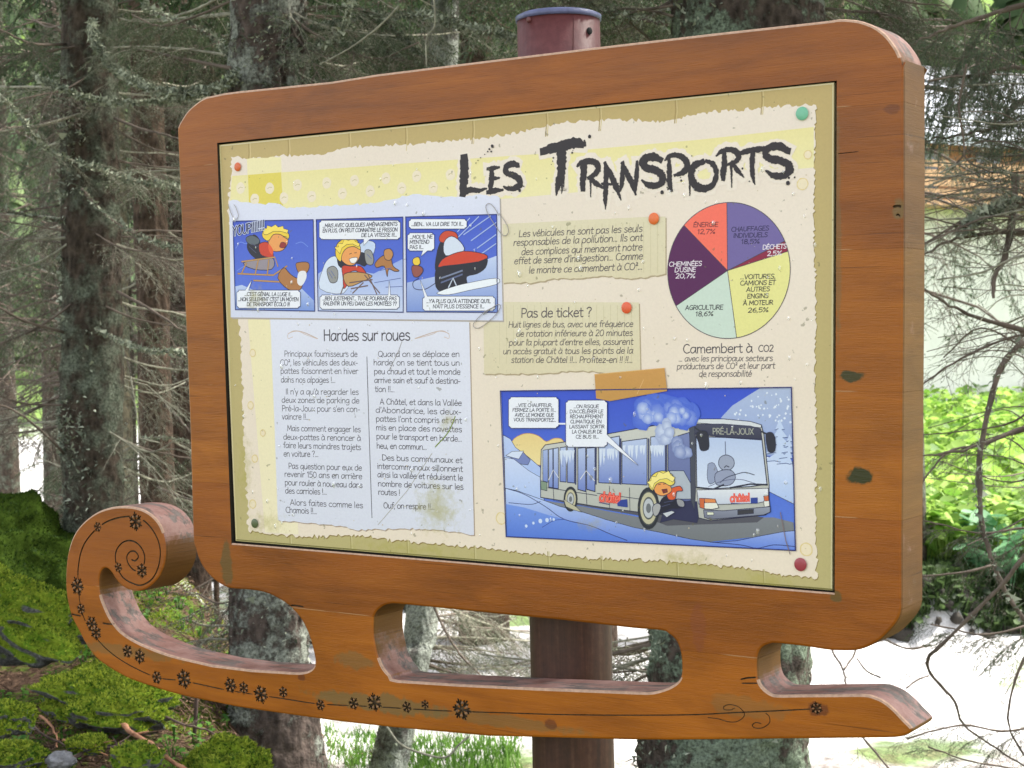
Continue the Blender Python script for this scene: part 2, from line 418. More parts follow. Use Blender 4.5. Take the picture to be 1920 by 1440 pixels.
spots = [sp(1613,893,24,17,(.016,.03,.007),.95), sp(1597,706,24,13,(.02,.035,.009),.9), sp(425,1060,13,50,GRN,.6), sp(720,1320,140,19,OLV,.75),
         sp(945,1352,150,14,OLV,.5), sp(235,1222,110,13,OLV,.5), sp(1033,1357,16,13,KNOT,.7), sp(1672,205,13,10,KNOT,.5), sp(1530,1328,22,17,KNOT,.75),
         sp(1310,1180,14,55,(.2,.05,.02),.45), sp(565,1270,9,7,KNOT,.7), sp(1100,1030,300,7,GRN,.25), sp(670,1240,45,18,OLV,.5),
         sp(700,1035,260,7,GRN,.35), sp(1567,1120,12,14,GRN,.6), sp(1685,395,12,22,OLV,.7), sp(1570,420,7,230,OLV,.45), sp(1400,1325,70,22,OLV,.35)]
W1 = lin((116,60,11)); W2 = lin((153,86,16)); W3 = lin((176,105,26))
m_wood = wood('orange_brown_varnished_wood', W1, W2, W3, spots=spots)
m_carve = simple('dark_carved_wood', (.06, .036, .016), .9, .8, 110)
m_weath = wood('weathered_pinkish_upper_wood', (.13,.05,.015), (.20,.082,.022), (.27,.12,.034), .65, weather=True)
m_edge = wood('ochre_side_wood', (.10,.042,.008), (.16,.070,.014), (.21,.098,.022), .6, weather=True)
m_edge.name = 'ochre_side_wood'
m_gap = simple('dark_recess_wood', (.02, .015, .008), .9)
m_white = simple('worn_edge_highlight_wood', (.46, .29, .20), .7, .25, 120)  # pale tone paints a highlight along the worn upward edges

def front_v(P, z):  # board coords to world arrays
    z = np.broadcast_to(z, (len(P),)); return b2w(np.column_stack([P, z]))
gb = Geo()
for d in np.unique(dpt):
    k_ = dpt == d; gb.add(front_v(V2, d), T=TR[k_][:, ::-1] if False else TR[k_], m=0 if d == 0 else 1)
def wall(P, z0, z1, m, close=True):
    n = len(P); a = front_v(P, z0); b = front_v(P, z1); i = np.arange(n); j = (i + 1) % n
    gb.add(np.vstack([a, b]), Q=np.stack([i, j, n + j, n + i], -1), m=m)
def side_mats(P):
    e = np.roll(P, -1, 0) - P; e /= np.linalg.norm(e, axis=1, keepdims=True) + 1e-12
    outn = np.stack([e[:, 1], -e[:, 0]], -1)            # outward for positive area (y down)
    up = -outn[:, 1]
    return np.where(up > .35, 2, 3)
def ring(P0, z0, P1, z1, m):
    n = len(P0); a = front_v(P0, z0); b = front_v(P1, z1); i = np.arange(n); j = (i + 1) % n
    Q = np.stack([i, j, n + j, n + i], -1); m = np.broadcast_to(m, (n,))
    for mm in np.unique(m): gb.add(np.vstack([a, b]), Q=Q[m == mm], m=int(mm))
for P, Pi in ((out_b, inner), (slot_b, slot_i)):
    sm = side_mats(P); mid = offset(P, .0012)
    top = np.where(sm == 2, 5, 0)
    ring(Pi, 0, mid, .0012, top); ring(mid, .0012, P, .004, np.where(sm == 2, 5, 3))
    ring(P, .004, P, BT * .5, sm); ring(P, BT * .5, P, BT - .004, sm); ring(P, BT - .004, Pi, BT, np.where(sm == 2, 5, 3))
wall(hole_b, 0, .016, 4)
# added pale strip, painting the lit ledge along the foot of the recess
hb_ = UP([(434, 1021), (1565, 1115)]); hu_ = UP([(434.3, 1018.2), (1564.8, 1111.6)])
gb.add(np.vstack([front_v(hb_, -.0003), front_v(hu_, .0012)]), Q=[[0, 1, 3, 2]], m=5)
for P, d in carve:
    if area(P) > 0: P = P[::-1]
    wall(P, 0, d, 1)
# recess floor and back face
rf = tessellate_polygon([[Vector((p[0], p[1], 0)) for p in hole_b]])
gb.add(front_v(hole_b, .016), T=np.array(rf), m=4)
polys = [[Vector((p[0], p[1], 0)) for p in inner], [Vector((p[0], p[1], 0)) for p in slot_i]]
bf = tessellate_polygon(polys); gb.add(front_v(np.vstack([inner, slot_i]), BT), T=np.array(bf), m=3)
board_me = gb.mesh('board', [m_wood, m_carve, m_weath, m_edge, m_gap, m_white], smooth=False)

sign = thing('information_sign', 'orange-brown wooden sign shaped like a sled with scrolled runner and comic panel about transport', 'sign', (0, 0, 0))
# the board is glued up from horizontal planks: cut along the joints
seams = [.0363 + .001, .2414, .4448, .6266, .8455]
bmall = bmesh.new(); bmall.from_mesh(board_me)
bmesh.ops.remove_doubles(bmall, verts=bmall.verts, dist=1e-5)
bmesh.ops.recalc_face_normals(bmall, faces=bmall.faces)
lims = [-1] + seams + [2]
tints = [(.96,.92,.92), (.88,.86,.94), (1.0,1.02,.95), (1.10,1.14,1.1), (.93,.89,.90), (1.13,1.14,1.0)]
for i in range(len(lims) - 1):
    bmx = bmall.copy()
    for y, sgn in ((lims[i], 1), (lims[i + 1], -1)):
        z = Z0 - y
        if -1 < y < 2:
            g_ = .00012
            bmesh.ops.bisect_plane(bmx, geom=bmx.verts[:] + bmx.edges[:] + bmx.faces[:], plane_co=(0, 0, z - sgn * g_), plane_no=(0, 0, 1.0 * sgn), clear_outer=True)
    me = bpy.data.meshes.new('plank'); bmx.to_mesh(me); bmx.free()
    for m in board_me.materials: me.materials.append(m)
    o = link(bpy.data.objects.new('plank', me), sign)
    o.color = (*tints[i], 1)
bmall.free()

# ---- post behind the board
pr = .0705
pa = U(1047.5, 60, BT + pr); pb = U(1072.5, 1300, BT + pr)
ax = (pb - pa) / (pb[1] - pa[1])
def pw(y): p = pa + ax * (y - pa[1]); return b2w([p[0], p[1], BT + pr])
ytop = U(1047, 27, BT + pr)[1]
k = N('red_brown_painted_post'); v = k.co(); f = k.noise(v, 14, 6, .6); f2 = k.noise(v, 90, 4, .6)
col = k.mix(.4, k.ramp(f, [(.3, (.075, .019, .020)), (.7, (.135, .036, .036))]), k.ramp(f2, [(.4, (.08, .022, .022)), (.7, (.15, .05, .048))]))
sz = k.n('ShaderNodeSeparateXYZ'); k.l(v, sz.inputs[0]); strk = k.noise(k.co((30, 30, 1.2)), 3, 5, .6)     # shade below the board put into the colour as a darker, streaked brown
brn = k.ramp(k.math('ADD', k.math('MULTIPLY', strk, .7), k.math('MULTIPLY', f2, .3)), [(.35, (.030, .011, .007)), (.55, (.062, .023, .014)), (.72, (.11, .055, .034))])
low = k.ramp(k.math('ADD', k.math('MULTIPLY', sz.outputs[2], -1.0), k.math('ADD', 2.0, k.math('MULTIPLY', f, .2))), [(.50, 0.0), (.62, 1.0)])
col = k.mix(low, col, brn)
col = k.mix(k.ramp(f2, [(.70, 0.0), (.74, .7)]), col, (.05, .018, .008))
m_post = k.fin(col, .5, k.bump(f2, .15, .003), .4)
m_cap = simple('blue_grey_post_cap', (.09, .10, .20), .4, .3, 30)
m_dark = simple('dark_hole', (.004, .004, .004), .9)
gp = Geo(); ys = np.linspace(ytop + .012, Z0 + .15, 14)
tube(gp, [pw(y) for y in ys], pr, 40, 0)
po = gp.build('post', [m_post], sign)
gc = Geo(); c0 = pw(ytop + .012); c1 = pw(ytop + .004); c2 = pw(ytop)
tube(gc, [c0, c1, c2], [pr + .0025, pr + .0025, pr - .006], 40, 0)
gc.build('post_cap', [m_cap], po)
gs = Geo()
def on_post(px, py, rr=0):   # point on the camera side of the post
    q = U(px, py, BT + .02); c = pa + ax * (q[1] - pa[1]); dx = q[0] - c[0]; dx = max(-pr * .98, min(pr * .98, dx))
    return b2w([c[0] + dx, q[1], BT + pr - math.sqrt(max(pr * pr - dx * dx, 0)) - rr])
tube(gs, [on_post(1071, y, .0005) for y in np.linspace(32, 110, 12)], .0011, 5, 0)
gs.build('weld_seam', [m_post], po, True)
def disc_on(P, nrmv, r, thick, mats, name, parent):
    g = Geo(); nrmv = nrm(nrmv); tube(g, [P - nrmv * thick * .5, P + nrmv * thick * .5], r, 14, 0); return g.build(name, mats, parent)
h1 = on_post(1108, 49); axc = b2w([(pa + ax * 0)[0], 0, BT + pr]); 
nn_ = h1 - pw(U(1108, 49, BT)[1]); nn_[2] = 0
disc_on(h1, nn_, .006, .003, [m_dark], 'bolt_hole', po)
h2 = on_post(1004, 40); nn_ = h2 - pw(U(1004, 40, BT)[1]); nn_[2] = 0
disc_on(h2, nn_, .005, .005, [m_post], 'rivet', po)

# rounded beads left standing between the arms of the carved snowflakes
m_bead = simple('carved_bead_wood', (.22, .11, .045), .55, .5, 80)
g = Geo()
for (x, y, r, a0) in FLAKES:
    c = U(x, y); R_ = r * pxm(x, y)
    for j in range(6):
        a = a0 + (j + .5) * math.pi / 3; q = c + .60 * R_ * np.array([math.cos(a), math.sin(a)]); s_ = .17 * R_; V = []
        for rr, h in ((1, 0), (.75, .55), (.3, .85)):
            for i in range(8): t_ = i * math.pi / 4; V.append([q[0] + rr * s_ * math.cos(t_), q[1] + rr * s_ * math.sin(t_), .0005 - h * s_])
        V.append([q[0], q[1], .0005 - .9 * s_])
        Q = [[n_ * 8 + i, n_ * 8 + (i + 1) % 8, (n_ + 1) * 8 + (i + 1) % 8, (n_ + 1) * 8 + i] for n_ in range(2) for i in range(8)]
        g.add(b2w(np.array(V)), Q=Q, T=[[16 + i, 16 + (i + 1) % 8, 24] for i in range(8)])
o = g.build('carved_beads', [m_bead], sign); o['kind'] = 'stuff'
# ================================================================ the printed panel
import unicodedata
PD = .005                                    # plate face lies 5 mm behind the board's face
GL = {
'a':(5.3,"S 4.3 4.2 3 5 1.3 4.5 .4 2.6 .8 .6 2 0 3.4 1 4.4 3;L 4.5 4.9 4.3 1.2 4.9 0"),
'b':(5.2,"L .6 7.8 .6 0;S .6 3.6 1.6 4.8 3 5 4.3 4 4.5 2.4 3.8 .6 2.2 -.1 .6 .6"),
'c':(4.6,"S 4 4.4 2.8 5 1.2 4.3 .4 2.5 1 .6 2.5 0 4.1 .7"),
'd':(5.4,"L 4.5 7.8 4.5 0;S 4.5 3.8 3.2 5 1.5 4.6 .5 2.8 .9 .7 2.2 0 3.6 .8 4.5 2.4"),
'e':(4.8,"L .6 2.6 4.2 2.8;S 4.2 2.8 3.9 4.3 2.7 5 1.2 4.3 .4 2.4 1 .6 2.5 0 4.2 .8"),
'f':(3.4,"S 3.6 7.4 2.7 7.9 1.8 7.3 1.6 5.8 1.6 0;L .2 4.8 3.2 4.9"),
'g':(5.3,"S 4.3 4.3 3 5 1.3 4.5 .4 2.8 .9 .9 2.1 .4 3.5 1.2 4.4 3;S 4.5 4.9 4.5 .5 4.1 -1.6 2.8 -2.4 .8 -2"),
'h':(5.0,"L .6 7.8 .6 0;S .6 3.2 1.8 4.8 3.2 4.9 4 3.9 4.1 0"),
'i':(1.8,"L .8 4.9 .8 0;L .8 6.5 .8 7.1"),
'\u0131':(1.8,"L .8 4.9 .8 0"),
'j':(2.3,"S 1.4 4.9 1.4 -.8 1 -2.1 -.2 -2.3;L 1.4 6.5 1.4 7.1"),
'k':(4.5,"L .6 7.8 .6 0;L 3.8 4.9 .8 2.3;L 1.6 3 4.1 0"),
'l':(1.9,"L .7 7.8 .7 .5 1.1 0"),
'm':(7.1,"L .6 4.9 .6 0;S .6 3.2 1.6 4.8 2.7 4.8 3.3 3.8 3.4 0;S 3.4 3.2 4.4 4.8 5.6 4.8 6.2 3.8 6.3 0"),
'n':(5.0,"L .6 4.9 .6 0;S .6 3.2 1.8 4.8 3.2 4.9 4 3.9 4.1 0"),
'o':(5.3,"S 2.6 5 1.1 4.3 .4 2.5 1 .6 2.6 0 4.1 .7 4.8 2.6 4.1 4.4 2.6 5"),
'p':(5.2,"L .6 4.9 .6 -2.6;S .6 3.6 1.6 4.8 3 5 4.3 4 4.5 2.4 3.8 .6 2.2 -.1 .6 .9"),
'q':(5.3,"L 4.5 4.9 4.5 -2.6;S 4.3 4.2 3 5 1.3 4.5 .4 2.6 .8 .6 2 0 3.4 1 4.4 3"),
'r':(3.6,"L .6 4.9 .6 0;S .6 3 1.3 4.4 2.4 4.9 3.4 4.7"),
's':(4.2,"S 3.5 4.4 2.3 5 .9 4.6 .8 3.4 2.1 2.7 3.5 2 3.6 .8 2.4 0 .5 .5"),
't':(3.4,"S 1.5 7 1.5 1 2.2 0 3.2 .3;L .2 4.8 3.2 4.9"),
'u':(5.1,"S .6 4.9 .6 1.4 1.5 .1 2.8 .2 4.2 2.2;L 4.2 4.9 4.2 0"),
'v':(4.4,"L .3 4.9 2.1 0;L 2.1 0 4 4.9"),
'w':(6.8,"L .3 4.9 1.8 0;L 1.8 0 3.3 4.6;L 3.3 4.6 4.8 0;L 4.8 0 6.3 4.9"),
'x':(4.5,"L .4 4.9 4 0;L 3.9 4.9 .4 0"),
'y':(4.5,"L .4 4.9 2.3 .4;L 4.1 4.9 1.2 -2.5"),
'z':(4.3,"L .5 4.8 3.8 4.8;L 3.8 4.8 .5 .1;L .5 .1 3.9 .1"),
'A':(6.0,"L .3 0 2.8 7.5;L 2.8 7.5 5.5 0;L 1.1 2.4 4.7 2.4"),
'B':(5.4,"L .7 7.5 .7 0;S .7 7.4 3 7.4 4.2 6.4 3.8 4.6 .7 4;S .7 4 3.6 4 4.9 2.6 4.2 .6 .7 .1"),
'C':(5.8,"S 5.2 6.6 3.6 7.6 1.6 6.6 .5 3.8 1.4 .9 3.4 0 5.4 .9"),
'D':(6.1,"L .7 7.5 .7 0;S .7 7.4 3.6 7 5.5 4.6 5.2 1.8 3.2 .2 .7 .1"),
'E':(5.0,"L .7 7.5 .7 0;L .7 7.4 4.5 7.4;L .7 4 4 4;L .7 .1 4.6 .1"),
'F':(4.8,"L .7 7.5 .7 0;L .7 7.4 4.5 7.4;L .7 4 3.9 4"),
'G':(6.1,"S 5.2 6.6 3.6 7.6 1.6 6.6 .5 3.8 1.4 .9 3.4 0 5.3 .8;L 5.4 .6 5.4 3.2;L 5.4 3.2 3.4 3.2"),
'H':(6.0,"L .7 7.5 .7 0;L 5.2 7.5 5.2 0;L .7 4 5.2 4"),
'I':(2.0,"L .9 7.5 .9 0"),
'J':(4.3,"S 3.4 7.5 3.4 1.6 2.6 .2 1.4 0 .3 .9"),
'K':(5.3,"L .7 7.5 .7 0;L 4.7 7.5 .9 3.6;L 1.6 4.2 5 0"),
'L':(4.6,"L .7 7.5 .7 .1;L .7 .1 4.3 .1"),
'M':(7.2,"L .6 0 1 7.5;L 1 7.5 3.5 2;L 3.5 2 6 7.5;L 6 7.5 6.5 0"),
'N':(6.0,"L .7 0 .7 7.5;L .7 7.5 5.2 0;L 5.2 0 5.2 7.5"),
'O':(6.5,"S 3.2 7.5 1.3 6.5 .5 3.8 1.3 .9 3.2 0 5.1 .9 6 3.7 5.1 6.5 3.2 7.5"),
'P':(5.0,"L .7 7.5 .7 0;S .7 7.4 3.2 7.3 4.5 6 4.2 4.2 2.8 3.3 .7 3.2"),
'Q':(6.6,"S 3.2 7.5 1.3 6.5 .5 3.8 1.3 .9 3.2 0 5.1 .9 6 3.7 5.1 6.5 3.2 7.5;L 3.8 1.8 5.8 -.8"),
'R':(5.3,"L .7 7.5 .7 0;S .7 7.4 3.2 7.3 4.4 6 4 4.4 2.6 3.6 .7 3.5;L 2.4 3.5 4.9 0"),
'S':(5.1,"S 4.5 6.6 3 7.5 1.2 7 .7 5.4 2 4.1 3.8 3.2 4.5 1.8 3.5 .3 1.8 0 .5 1"),
'T':(5.0,"L .2 7.4 4.9 7.4;L 2.5 7.4 2.5 0"),
'U':(6.0,"S .7 7.5 .7 2.4 1.5 .5 2.9 0 4.4 .6 5.2 2.4 5.2 7.5"),
'V':(5.4,"L .3 7.5 2.6 0;L 2.6 0 5.1 7.5"),
'W':(7.6,"L .3 7.5 1.9 0;L 1.9 0 3.7 6;L 3.7 6 5.5 0;L 5.5 0 7.2 7.5"),
'X':(5.4,"L .4 7.5 4.9 0;L 4.8 7.5 .4 0"),
'Y':(5.2,"L .3 7.5 2.6 4;L 4.9 7.5 2.6 4;L 2.6 4 2.6 0"),
'Z':(5.1,"L .5 7.4 4.7 7.4;L 4.7 7.4 .4 .1;L .4 .1 4.8 .1"),
'0':(5.4,"S 2.7 7.5 1.1 6.3 .5 3.8 1.1 1 2.7 0 4.2 1 4.8 3.8 4.2 6.4 2.7 7.5"),
'1':(3.0,"L .6 6 1.8 7.5;L 1.8 7.5 1.8 0"),
'2':(4.9,"S .6 6.2 1.6 7.4 3.3 7.3 4.1 5.8 3.2 3.6 .5 .1;L .5 .1 4.4 .1"),
'3':(4.9,"S .7 6.9 2.4 7.5 4 6.4 3.4 4.6 1.7 4;S 1.7 4 3.8 3.6 4.3 1.8 3 .2 .6 .4"),
'4':(5.2,"L 3.6 7.5 .4 2.4;L .4 2.4 4.8 2.4;L 3.6 7.5 3.6 0"),
'5':(4.9,"L 4.1 7.4 1.1 7.4;L 1.1 7.4 .8 4.2;S .8 4.2 2.6 4.7 4.2 3.6 4.2 1.5 2.6 .1 .5 .4"),
'6':(5.0,"S 3.9 7.3 1.9 6 .7 3.2 1.1 .9 2.6 0 4.1 .8 4.4 2.6 3.2 4 1.6 3.8 .8 2.6"),
'7':(4.6,"L .4 7.4 4.2 7.4;L 4.2 7.4 1.6 0"),
'8':(5.0,"S 2.5 7.5 1 6.7 1 5 2.5 4 4.2 2.8 4.3 .9 2.5 0 .7 .9 .8 2.8 2.5 4 4 5.1 4 6.7 2.5 7.5"),
'9':(5.0,"S 4.3 5 3.4 3.6 1.8 3.5 .6 4.9 1.2 6.9 2.8 7.5 4.2 6.3 4.3 4 3.4 1.4 1.8 0"),
'%':(6.6,"S 1.6 7.3 .5 6.3 1.4 5 2.6 5.9 1.6 7.3;L 5.6 7.5 1 0;S 5 2.5 3.9 1.5 4.8 .1 6.1 1.1 5 2.5"),
'!':(2.0,"L .9 7.6 .9 2.2;L .9 .7 .9 0"), '?':(4.6,"S .5 6.3 1.6 7.5 3.4 7.2 3.9 5.7 2.4 4 2.1 2.2;L 2.1 .7 2.1 0"),
'.':(1.7,"L .7 .6 .7 0"), ',':(1.8,"L .9 .6 .4 -1.2"), '\'':(1.4,"L .9 7.7 .5 5.8"), '-':(3.3,"L .4 2.6 2.8 2.6"),
'\u00b2':(3.0,"S .5 7.2 1.2 7.8 2.2 7.2 1.9 6.1 .5 4.6;L .5 4.6 2.5 4.6"),
'\u0301':(0,"L -.4 6 .7 7.5"), '\u0300':(0,"L -.9 7.5 .3 6"), '\u0302':(0,"L -1 6 0 7.4;L 0 7.4 1 6"),
}
_gc = {}
def glyph(ch):
    if ch in _gc: return _gc[ch]
    adv, s = GL[ch]; st = []
    for part in s.split(';'):
        v = part.split(); P = np.array([float(q) for q in v[1:]]).reshape(-1, 2)
        st.append(smooth_pts(P, 2 if len(P) > 6 else 3) if v[0] == 'S' else P)
    _gc[ch] = (adv, st); return _gc[ch]
def layout(word):
    """list of polylines and width, x-height 5 units"""
    x = 0; out = []; last = (0, 5)
    for ch in unicodedata.normalize('NFD', word):
        if ch not in GL: continue
        adv, st = glyph(ch)
        if adv == 0:
            cap = 2.2 if last[1] else 0
            out += [s_ + [last[0], cap] for s_ in st]; continue
        out += [s_ + [x, 0] for s_ in st]; last = (x + adv * .5 - .1, ch.isupper()); x += adv
    return out, x - .4

class Print:
    """flat coloured print: every shape lies a hair above the one before"""
    def __init__(s, base, step=6e-6): s.k = 0; s.V = []; s.T = []; s.C = []; s.n = 0; s.z = base; s.step = step
    def _add(s, B, T, col, z=None):
        z = s.z if z is None else z; s.k += 1; z = z + (s.k % 6) * 8e-7
        s.V.append(np.column_stack([B, np.broadcast_to(PD - z, (len(B),))])); s.T.append(np.asarray(T, int) + s.n)
        c = np.asarray(col, float)
        if c.ndim == 1: c = np.tile(c[:3], (len(B), 1))
        s.C.append(c); s.n += len(B)
    def up(s): s.z += s.step
    def polyb(s, B, rgb, rgb2=None, grad=None):
        s.up(); T = tessellate_polygon([[Vector((float(p[0]), float(p[1]), 0)) for p in B]])
        c = pc(rgb)
        if rgb2 is not None:
            ax_ = 1 if grad is None else grad
            t = (B[:, ax_] - B[:, ax_].min()) / (np.ptp(B[:, ax_]) + 1e-9); c = (1 - t)[:, None] * np.array(pc(rgb)) + t[:, None] * np.array(pc(rgb2))
        s._add(B, T, c)
    def poly(s, P, rgb, rgb2=None, grad=None): s.polyb(UP(P, PD), rgb, rgb2, grad)
    def ribbon(s, B, w, rgb, flat=False, rise=0.0):
        B = np.asarray(B, float)
        if len(B) < 2: return
        if not flat: s.up()
        t = np.gradient(B, axis=0); L = np.linalg.norm(t, axis=1, keepdims=True); t = t / (L + 1e-12); nn = np.stack([-t[:, 1], t[:, 0]], -1)
        w = np.broadcast_to(np.asarray(w, float), (len(B),))[:, None] * .5
        B = B.copy(); B[0] -= t[0] * w[0] * .7; B[-1] += t[-1] * w[-1] * .7
        V = np.vstack([B + nn * w, B - nn * w]); n = len(B); i = np.arange(n - 1)
        T = np.vstack([np.stack([i, i + 1, n + i + 1], -1), np.stack([i, n + i + 1, n + i], -1)])
        s._add(V, T, pc(rgb), None if not rise else s.z + np.tile(np.arange(n) * rise, 2))
    def line(s, P, w, rgb, sm=False):
        P = np.asarray(P, float)
        if sm: P = smooth_pts(P, 5)
        s.ribbon(UP(P, PD), w * pxm(*P[0]), rgb)
    def outline(s, P, w, rgb):
        P = np.asarray(P, float); B = UP(np.vstack([P, P[:1]]), PD); s.up(); q = w * pxm(*P[0])
        for a, b in zip(B[:-1], B[1:]): s.ribbon(np.array([a, b]), q, rgb, True)
    def dot(s, x, y, r, rgb, k=14, jag=0, outline=None):
        c = U(x, y, PD); q = r * pxm(x, y); a = np.arange(k) * 2 * math.pi / k
        rr = q * (1 + (rng.uniform(-jag, jag, k) if jag else 0))
        B = c + np.stack([np.cos(a) * rr, np.sin(a) * rr], -1)
        if outline is not None: s.polyb(c + (B - c) * (1 + 1.1 / r), outline)
        s.polyb(B, rgb)
    def text(s, st, x0, y0, x1, y1, cap, rgb=(60, 55, 62), wt=.95, slant=0.0, xs=.86, justify=True):
        """baseline from pixel (x0,y0) to (x1,y1); cap = capital height in pixels"""
        a = U(x0, y0, PD); b = U(x1, y1, PD); W = np.linalg.norm(b - a); e = (b - a) / W; u = np.array([e[1], -e[0]])
        kk = cap * pxm((x0 + x1) / 2, y0) / 7.5; words = st.split(' ')
        L = [layout(w_) for w_ in words]; tw = sum(l[1] for l in L); sx = kk * xs
        if len(words) > 1 and justify:
            gap = (W - tw * sx) / (len(words) - 1)
            if not (1.6 * sx < gap < 9 * sx):
                sx = W / (tw + 3.0 * (len(words) - 1)); gap = 3.0 * sx
        else: sx = W / (tw + 3.0 * (len(words) - 1)); gap = 3.0 * sx
        x = 0; s.up()
        for st_, w_ in L:
            for P in st_:
                B = a + e * (x + P[:, :1] * sx + slant * P[:, 1:] * kk) + u * (P[:, 1:] * kk)
                s.ribbon(B, wt * kk, rgb, True)
            x += w_ * sx + gap
    def build(s, name, parent, mat, kind=None):
        V = np.concatenate(s.V); T = np.concatenate(s.T); C = np.concatenate(s.C)
        W_ = b2w(V)
        e1 = V[T[:, 1]] - V[T[:, 0]]; e2 = V[T[:, 2]] - V[T[:, 0]]; f = (e1[:, 0] * e2[:, 1] - e1[:, 1] * e2[:, 0]) > 0
        T[~f] = T[~f][:, ::-1]
        g = Geo(); g.add(W_, T=T); me = g.mesh(name, [mat], False)
        at_ = me.color_attributes.new('print', 'FLOAT_COLOR', 'POINT')
        at_.data.foreach_set('color', np.column_stack([C, np.ones(len(C))]).astype(np.float32).ravel())
        o = link(bpy.data.objects.new(name, me), parent)
        if kind: o['kind'] = kind
        return o
PK = 1.0
def pc(c): return tuple(min(1, v * PK) for v in lin(c))

# print material: ink colour with algae bloom, grime and satin laminate
k = N('printed_laminate'); v = k.co(); va = k.n('ShaderNodeVertexColor', layer_name='print')
sep = k.n('ShaderNodeSeparateXYZ'); k.l(v, sep.inputs[0])
n1 = k.noise(v, 60, 6, .75); n2 = k.noise(v, 5, 3, .5); n3 = k.noise(v, 260, 3, .6)
def blob(cx, cy, rx, ry):
    c = U(cx, cy, PD); s = pxm(cx, cy)
    dx = k.math('DIVIDE', k.math('SUBTRACT', sep.outputs[0], float(c[0])), rx * s * 1.2); dz = k.math('DIVIDE', k.math('SUBTRACT', sep.outputs[2], float(Z0 - c[1])), ry * s)
    return k.math('SUBTRACT', 1.0, k.math('SQRT', k.math('ADD', k.math('MULTIPLY', dx, dx), k.math('MULTIPLY', dz, dz))), True)
bl = blob(820, 950, 85, 110)
for q in ((500, 980, 90, 60), (760, 1030, 260, 36), (1290, 1050, 140, 46), (840, 790, 40, 55), (460, 880, 40, 160), (1110, 980, 60, 40), (1440, 1090, 110, 40), (480, 560, 50, 60)):
    bl = k.math('MAXIMUM', bl, k.math('MULTIPLY', blob(*q), .8))
m = k.ramp(k.math('ADD', k.math('MULTIPLY', bl, .42), k.math('MULTIPLY', n1, .62)), [(.50, 0.0), (.72, .62)])
col = k.mix(m, va.outputs[0], (.40, .36, .06))
col = k.mix(.10, col, k.ramp(n3, [(.35, .55), (.65, 1.0)]), 'MULTIPLY')
col = k.mix(.16, col, k.ramp(n2, [(.3, (.85, .80, .70)), (.7, 1.0)]), 'MULTIPLY')
sp_ = k.ramp(k.noise(v, 95, 2, .4), [(.735, 0.0), (.76, .5)])
col = k.mix(sp_, col, (.13, .12, .05))
m_print = k.fin(col, .38, k.bump(n3, .03, .002), .35)
m_plate = simple('plate_edge', (.62, .52, .30), .5, .15)

# plate
gq = Geo(); pb_ = UP(PLATE, PD)
a_ = front_v(pb_, PD); b_ = front_v(pb_, PD + .008)
gq.add(np.vstack([a_, b_]), Q=[[0, 1, 2, 3], [7, 6, 5, 4]] + [[i, 4 + i, 4 + (i + 1) % 4, (i + 1) % 4] for i in range(4)])
panel = gq.build('panel', [m_plate], sign, False)

INK = (66, 60, 72); CRE = (235, 221, 208); SHEET = (222, 224, 243)
def torn(P, amp=2.6, step=5, seed=1):
    """ragged edge between given pixel points"""
    r = np.random.default_rng(seed); out = []
    for a, b in zip(P[:-1], P[1:]):
        a = np.array(a, float); b = np.array(b, float); L = np.linalg.norm(b - a); n = max(1, int(L / step)); nn = np.array([-(b - a)[1], (b - a)[0]]) / (L + 1e-9)
        for i in range(n):
            q = a + (b - a) * (i + r.uniform(-.3, .3) * (i > 0)) / n; out.append(q + nn * (r.uniform(-amp, amp) if i else 0) * (1.6 if r.random() < .15 else 1))
    out.append(np.array(P[-1], float)); return [tuple(q) for q in out]
# --- cardboard backing with fold seams
pr_ = Print(.00004)
pr_.poly([(411,271.5),(1564,154.5),(1562,630),(1560.5,1107),(442,1014),(430,640)], (190,166,108), (188,176,122))
for x in (466, 540, 654, 760, 886, 1024, 1124, 1266, 1428):
    yt = 271.5 - (x - 411) * .1015; yb = 1014 + (x - 442) * .0832
    pr_.line([(x, yt + 2), (x + 1, yt + 20), (x - 1, yt + 46)], 2.2, (168,144,88)); pr_.line([(x + 3, yt + 2), (x + 4, yt + 24), (x + 2, yt + 46)], 1.8, (212,192,138))
    if x > 500: pr_.line([(x + 4, yb - 3), (x + 3, yb - 28)], 2.0, (166,152,100)); pr_.line([(x + 6.5, yb - 3), (x + 5.5, yb - 28)], 1.8, (206,196,146))
pr_.line([(413,273.5),(1563,156.5)], 2, (222,210,170)); pr_.line([(1562,158),(1559,1104)], 2.5, (214,204,160)); pr_.line([(413,274),(444,1012)], 2.5, (216,202,150))
pr_.line([(444,1012),(1560,1105)], 2, (120,112,60))
cb = pr_.build('cardboard_print', panel, m_print)
# --- cream torn paper
top = torn([(433,294),(504,297),(527,291),(589,291),(628,283),(659,277),(757,271),(814,266),(912,259),(1013,240),(1060,229),(1148,224),(1245,229),(1322,211),(1418,204),(1472,197),(1530,197)], 3.2, 4, 3)
rgt = torn([(1530,197),(1527,300),(1526,420),(1530,560),(1528,700),(1531,860),(1529,960),(1532,1085)], 2.6, 5, 4)
bot = torn([(1532,1085),(1457,1077),(1384,1063),(1262,1053),(1140,1049),(1045,1041),(970,1036),(910,1027),(800,1019),(655,1003),(578,1006),(516,1003),(466,996)], 3.2, 4, 5)
lft = torn([(466,996),(462,920),(458,857),(455,747),(451,647),(448,595),(436,480),(428,376),(433,330),(433,294)], 2.6, 4.5, 6)
paper = top[:-1] + rgt[:-1] + bot[:-1] + lft[:-1]
pr_ = Print(.0001)
pr_.poly([(x + 1.2, y + 2.0) for x, y in paper], (140,120,66)); pr_.poly(paper, CRE, (236,221,202))
YEL = (235,223,160); YEL2 = (226,208,92)
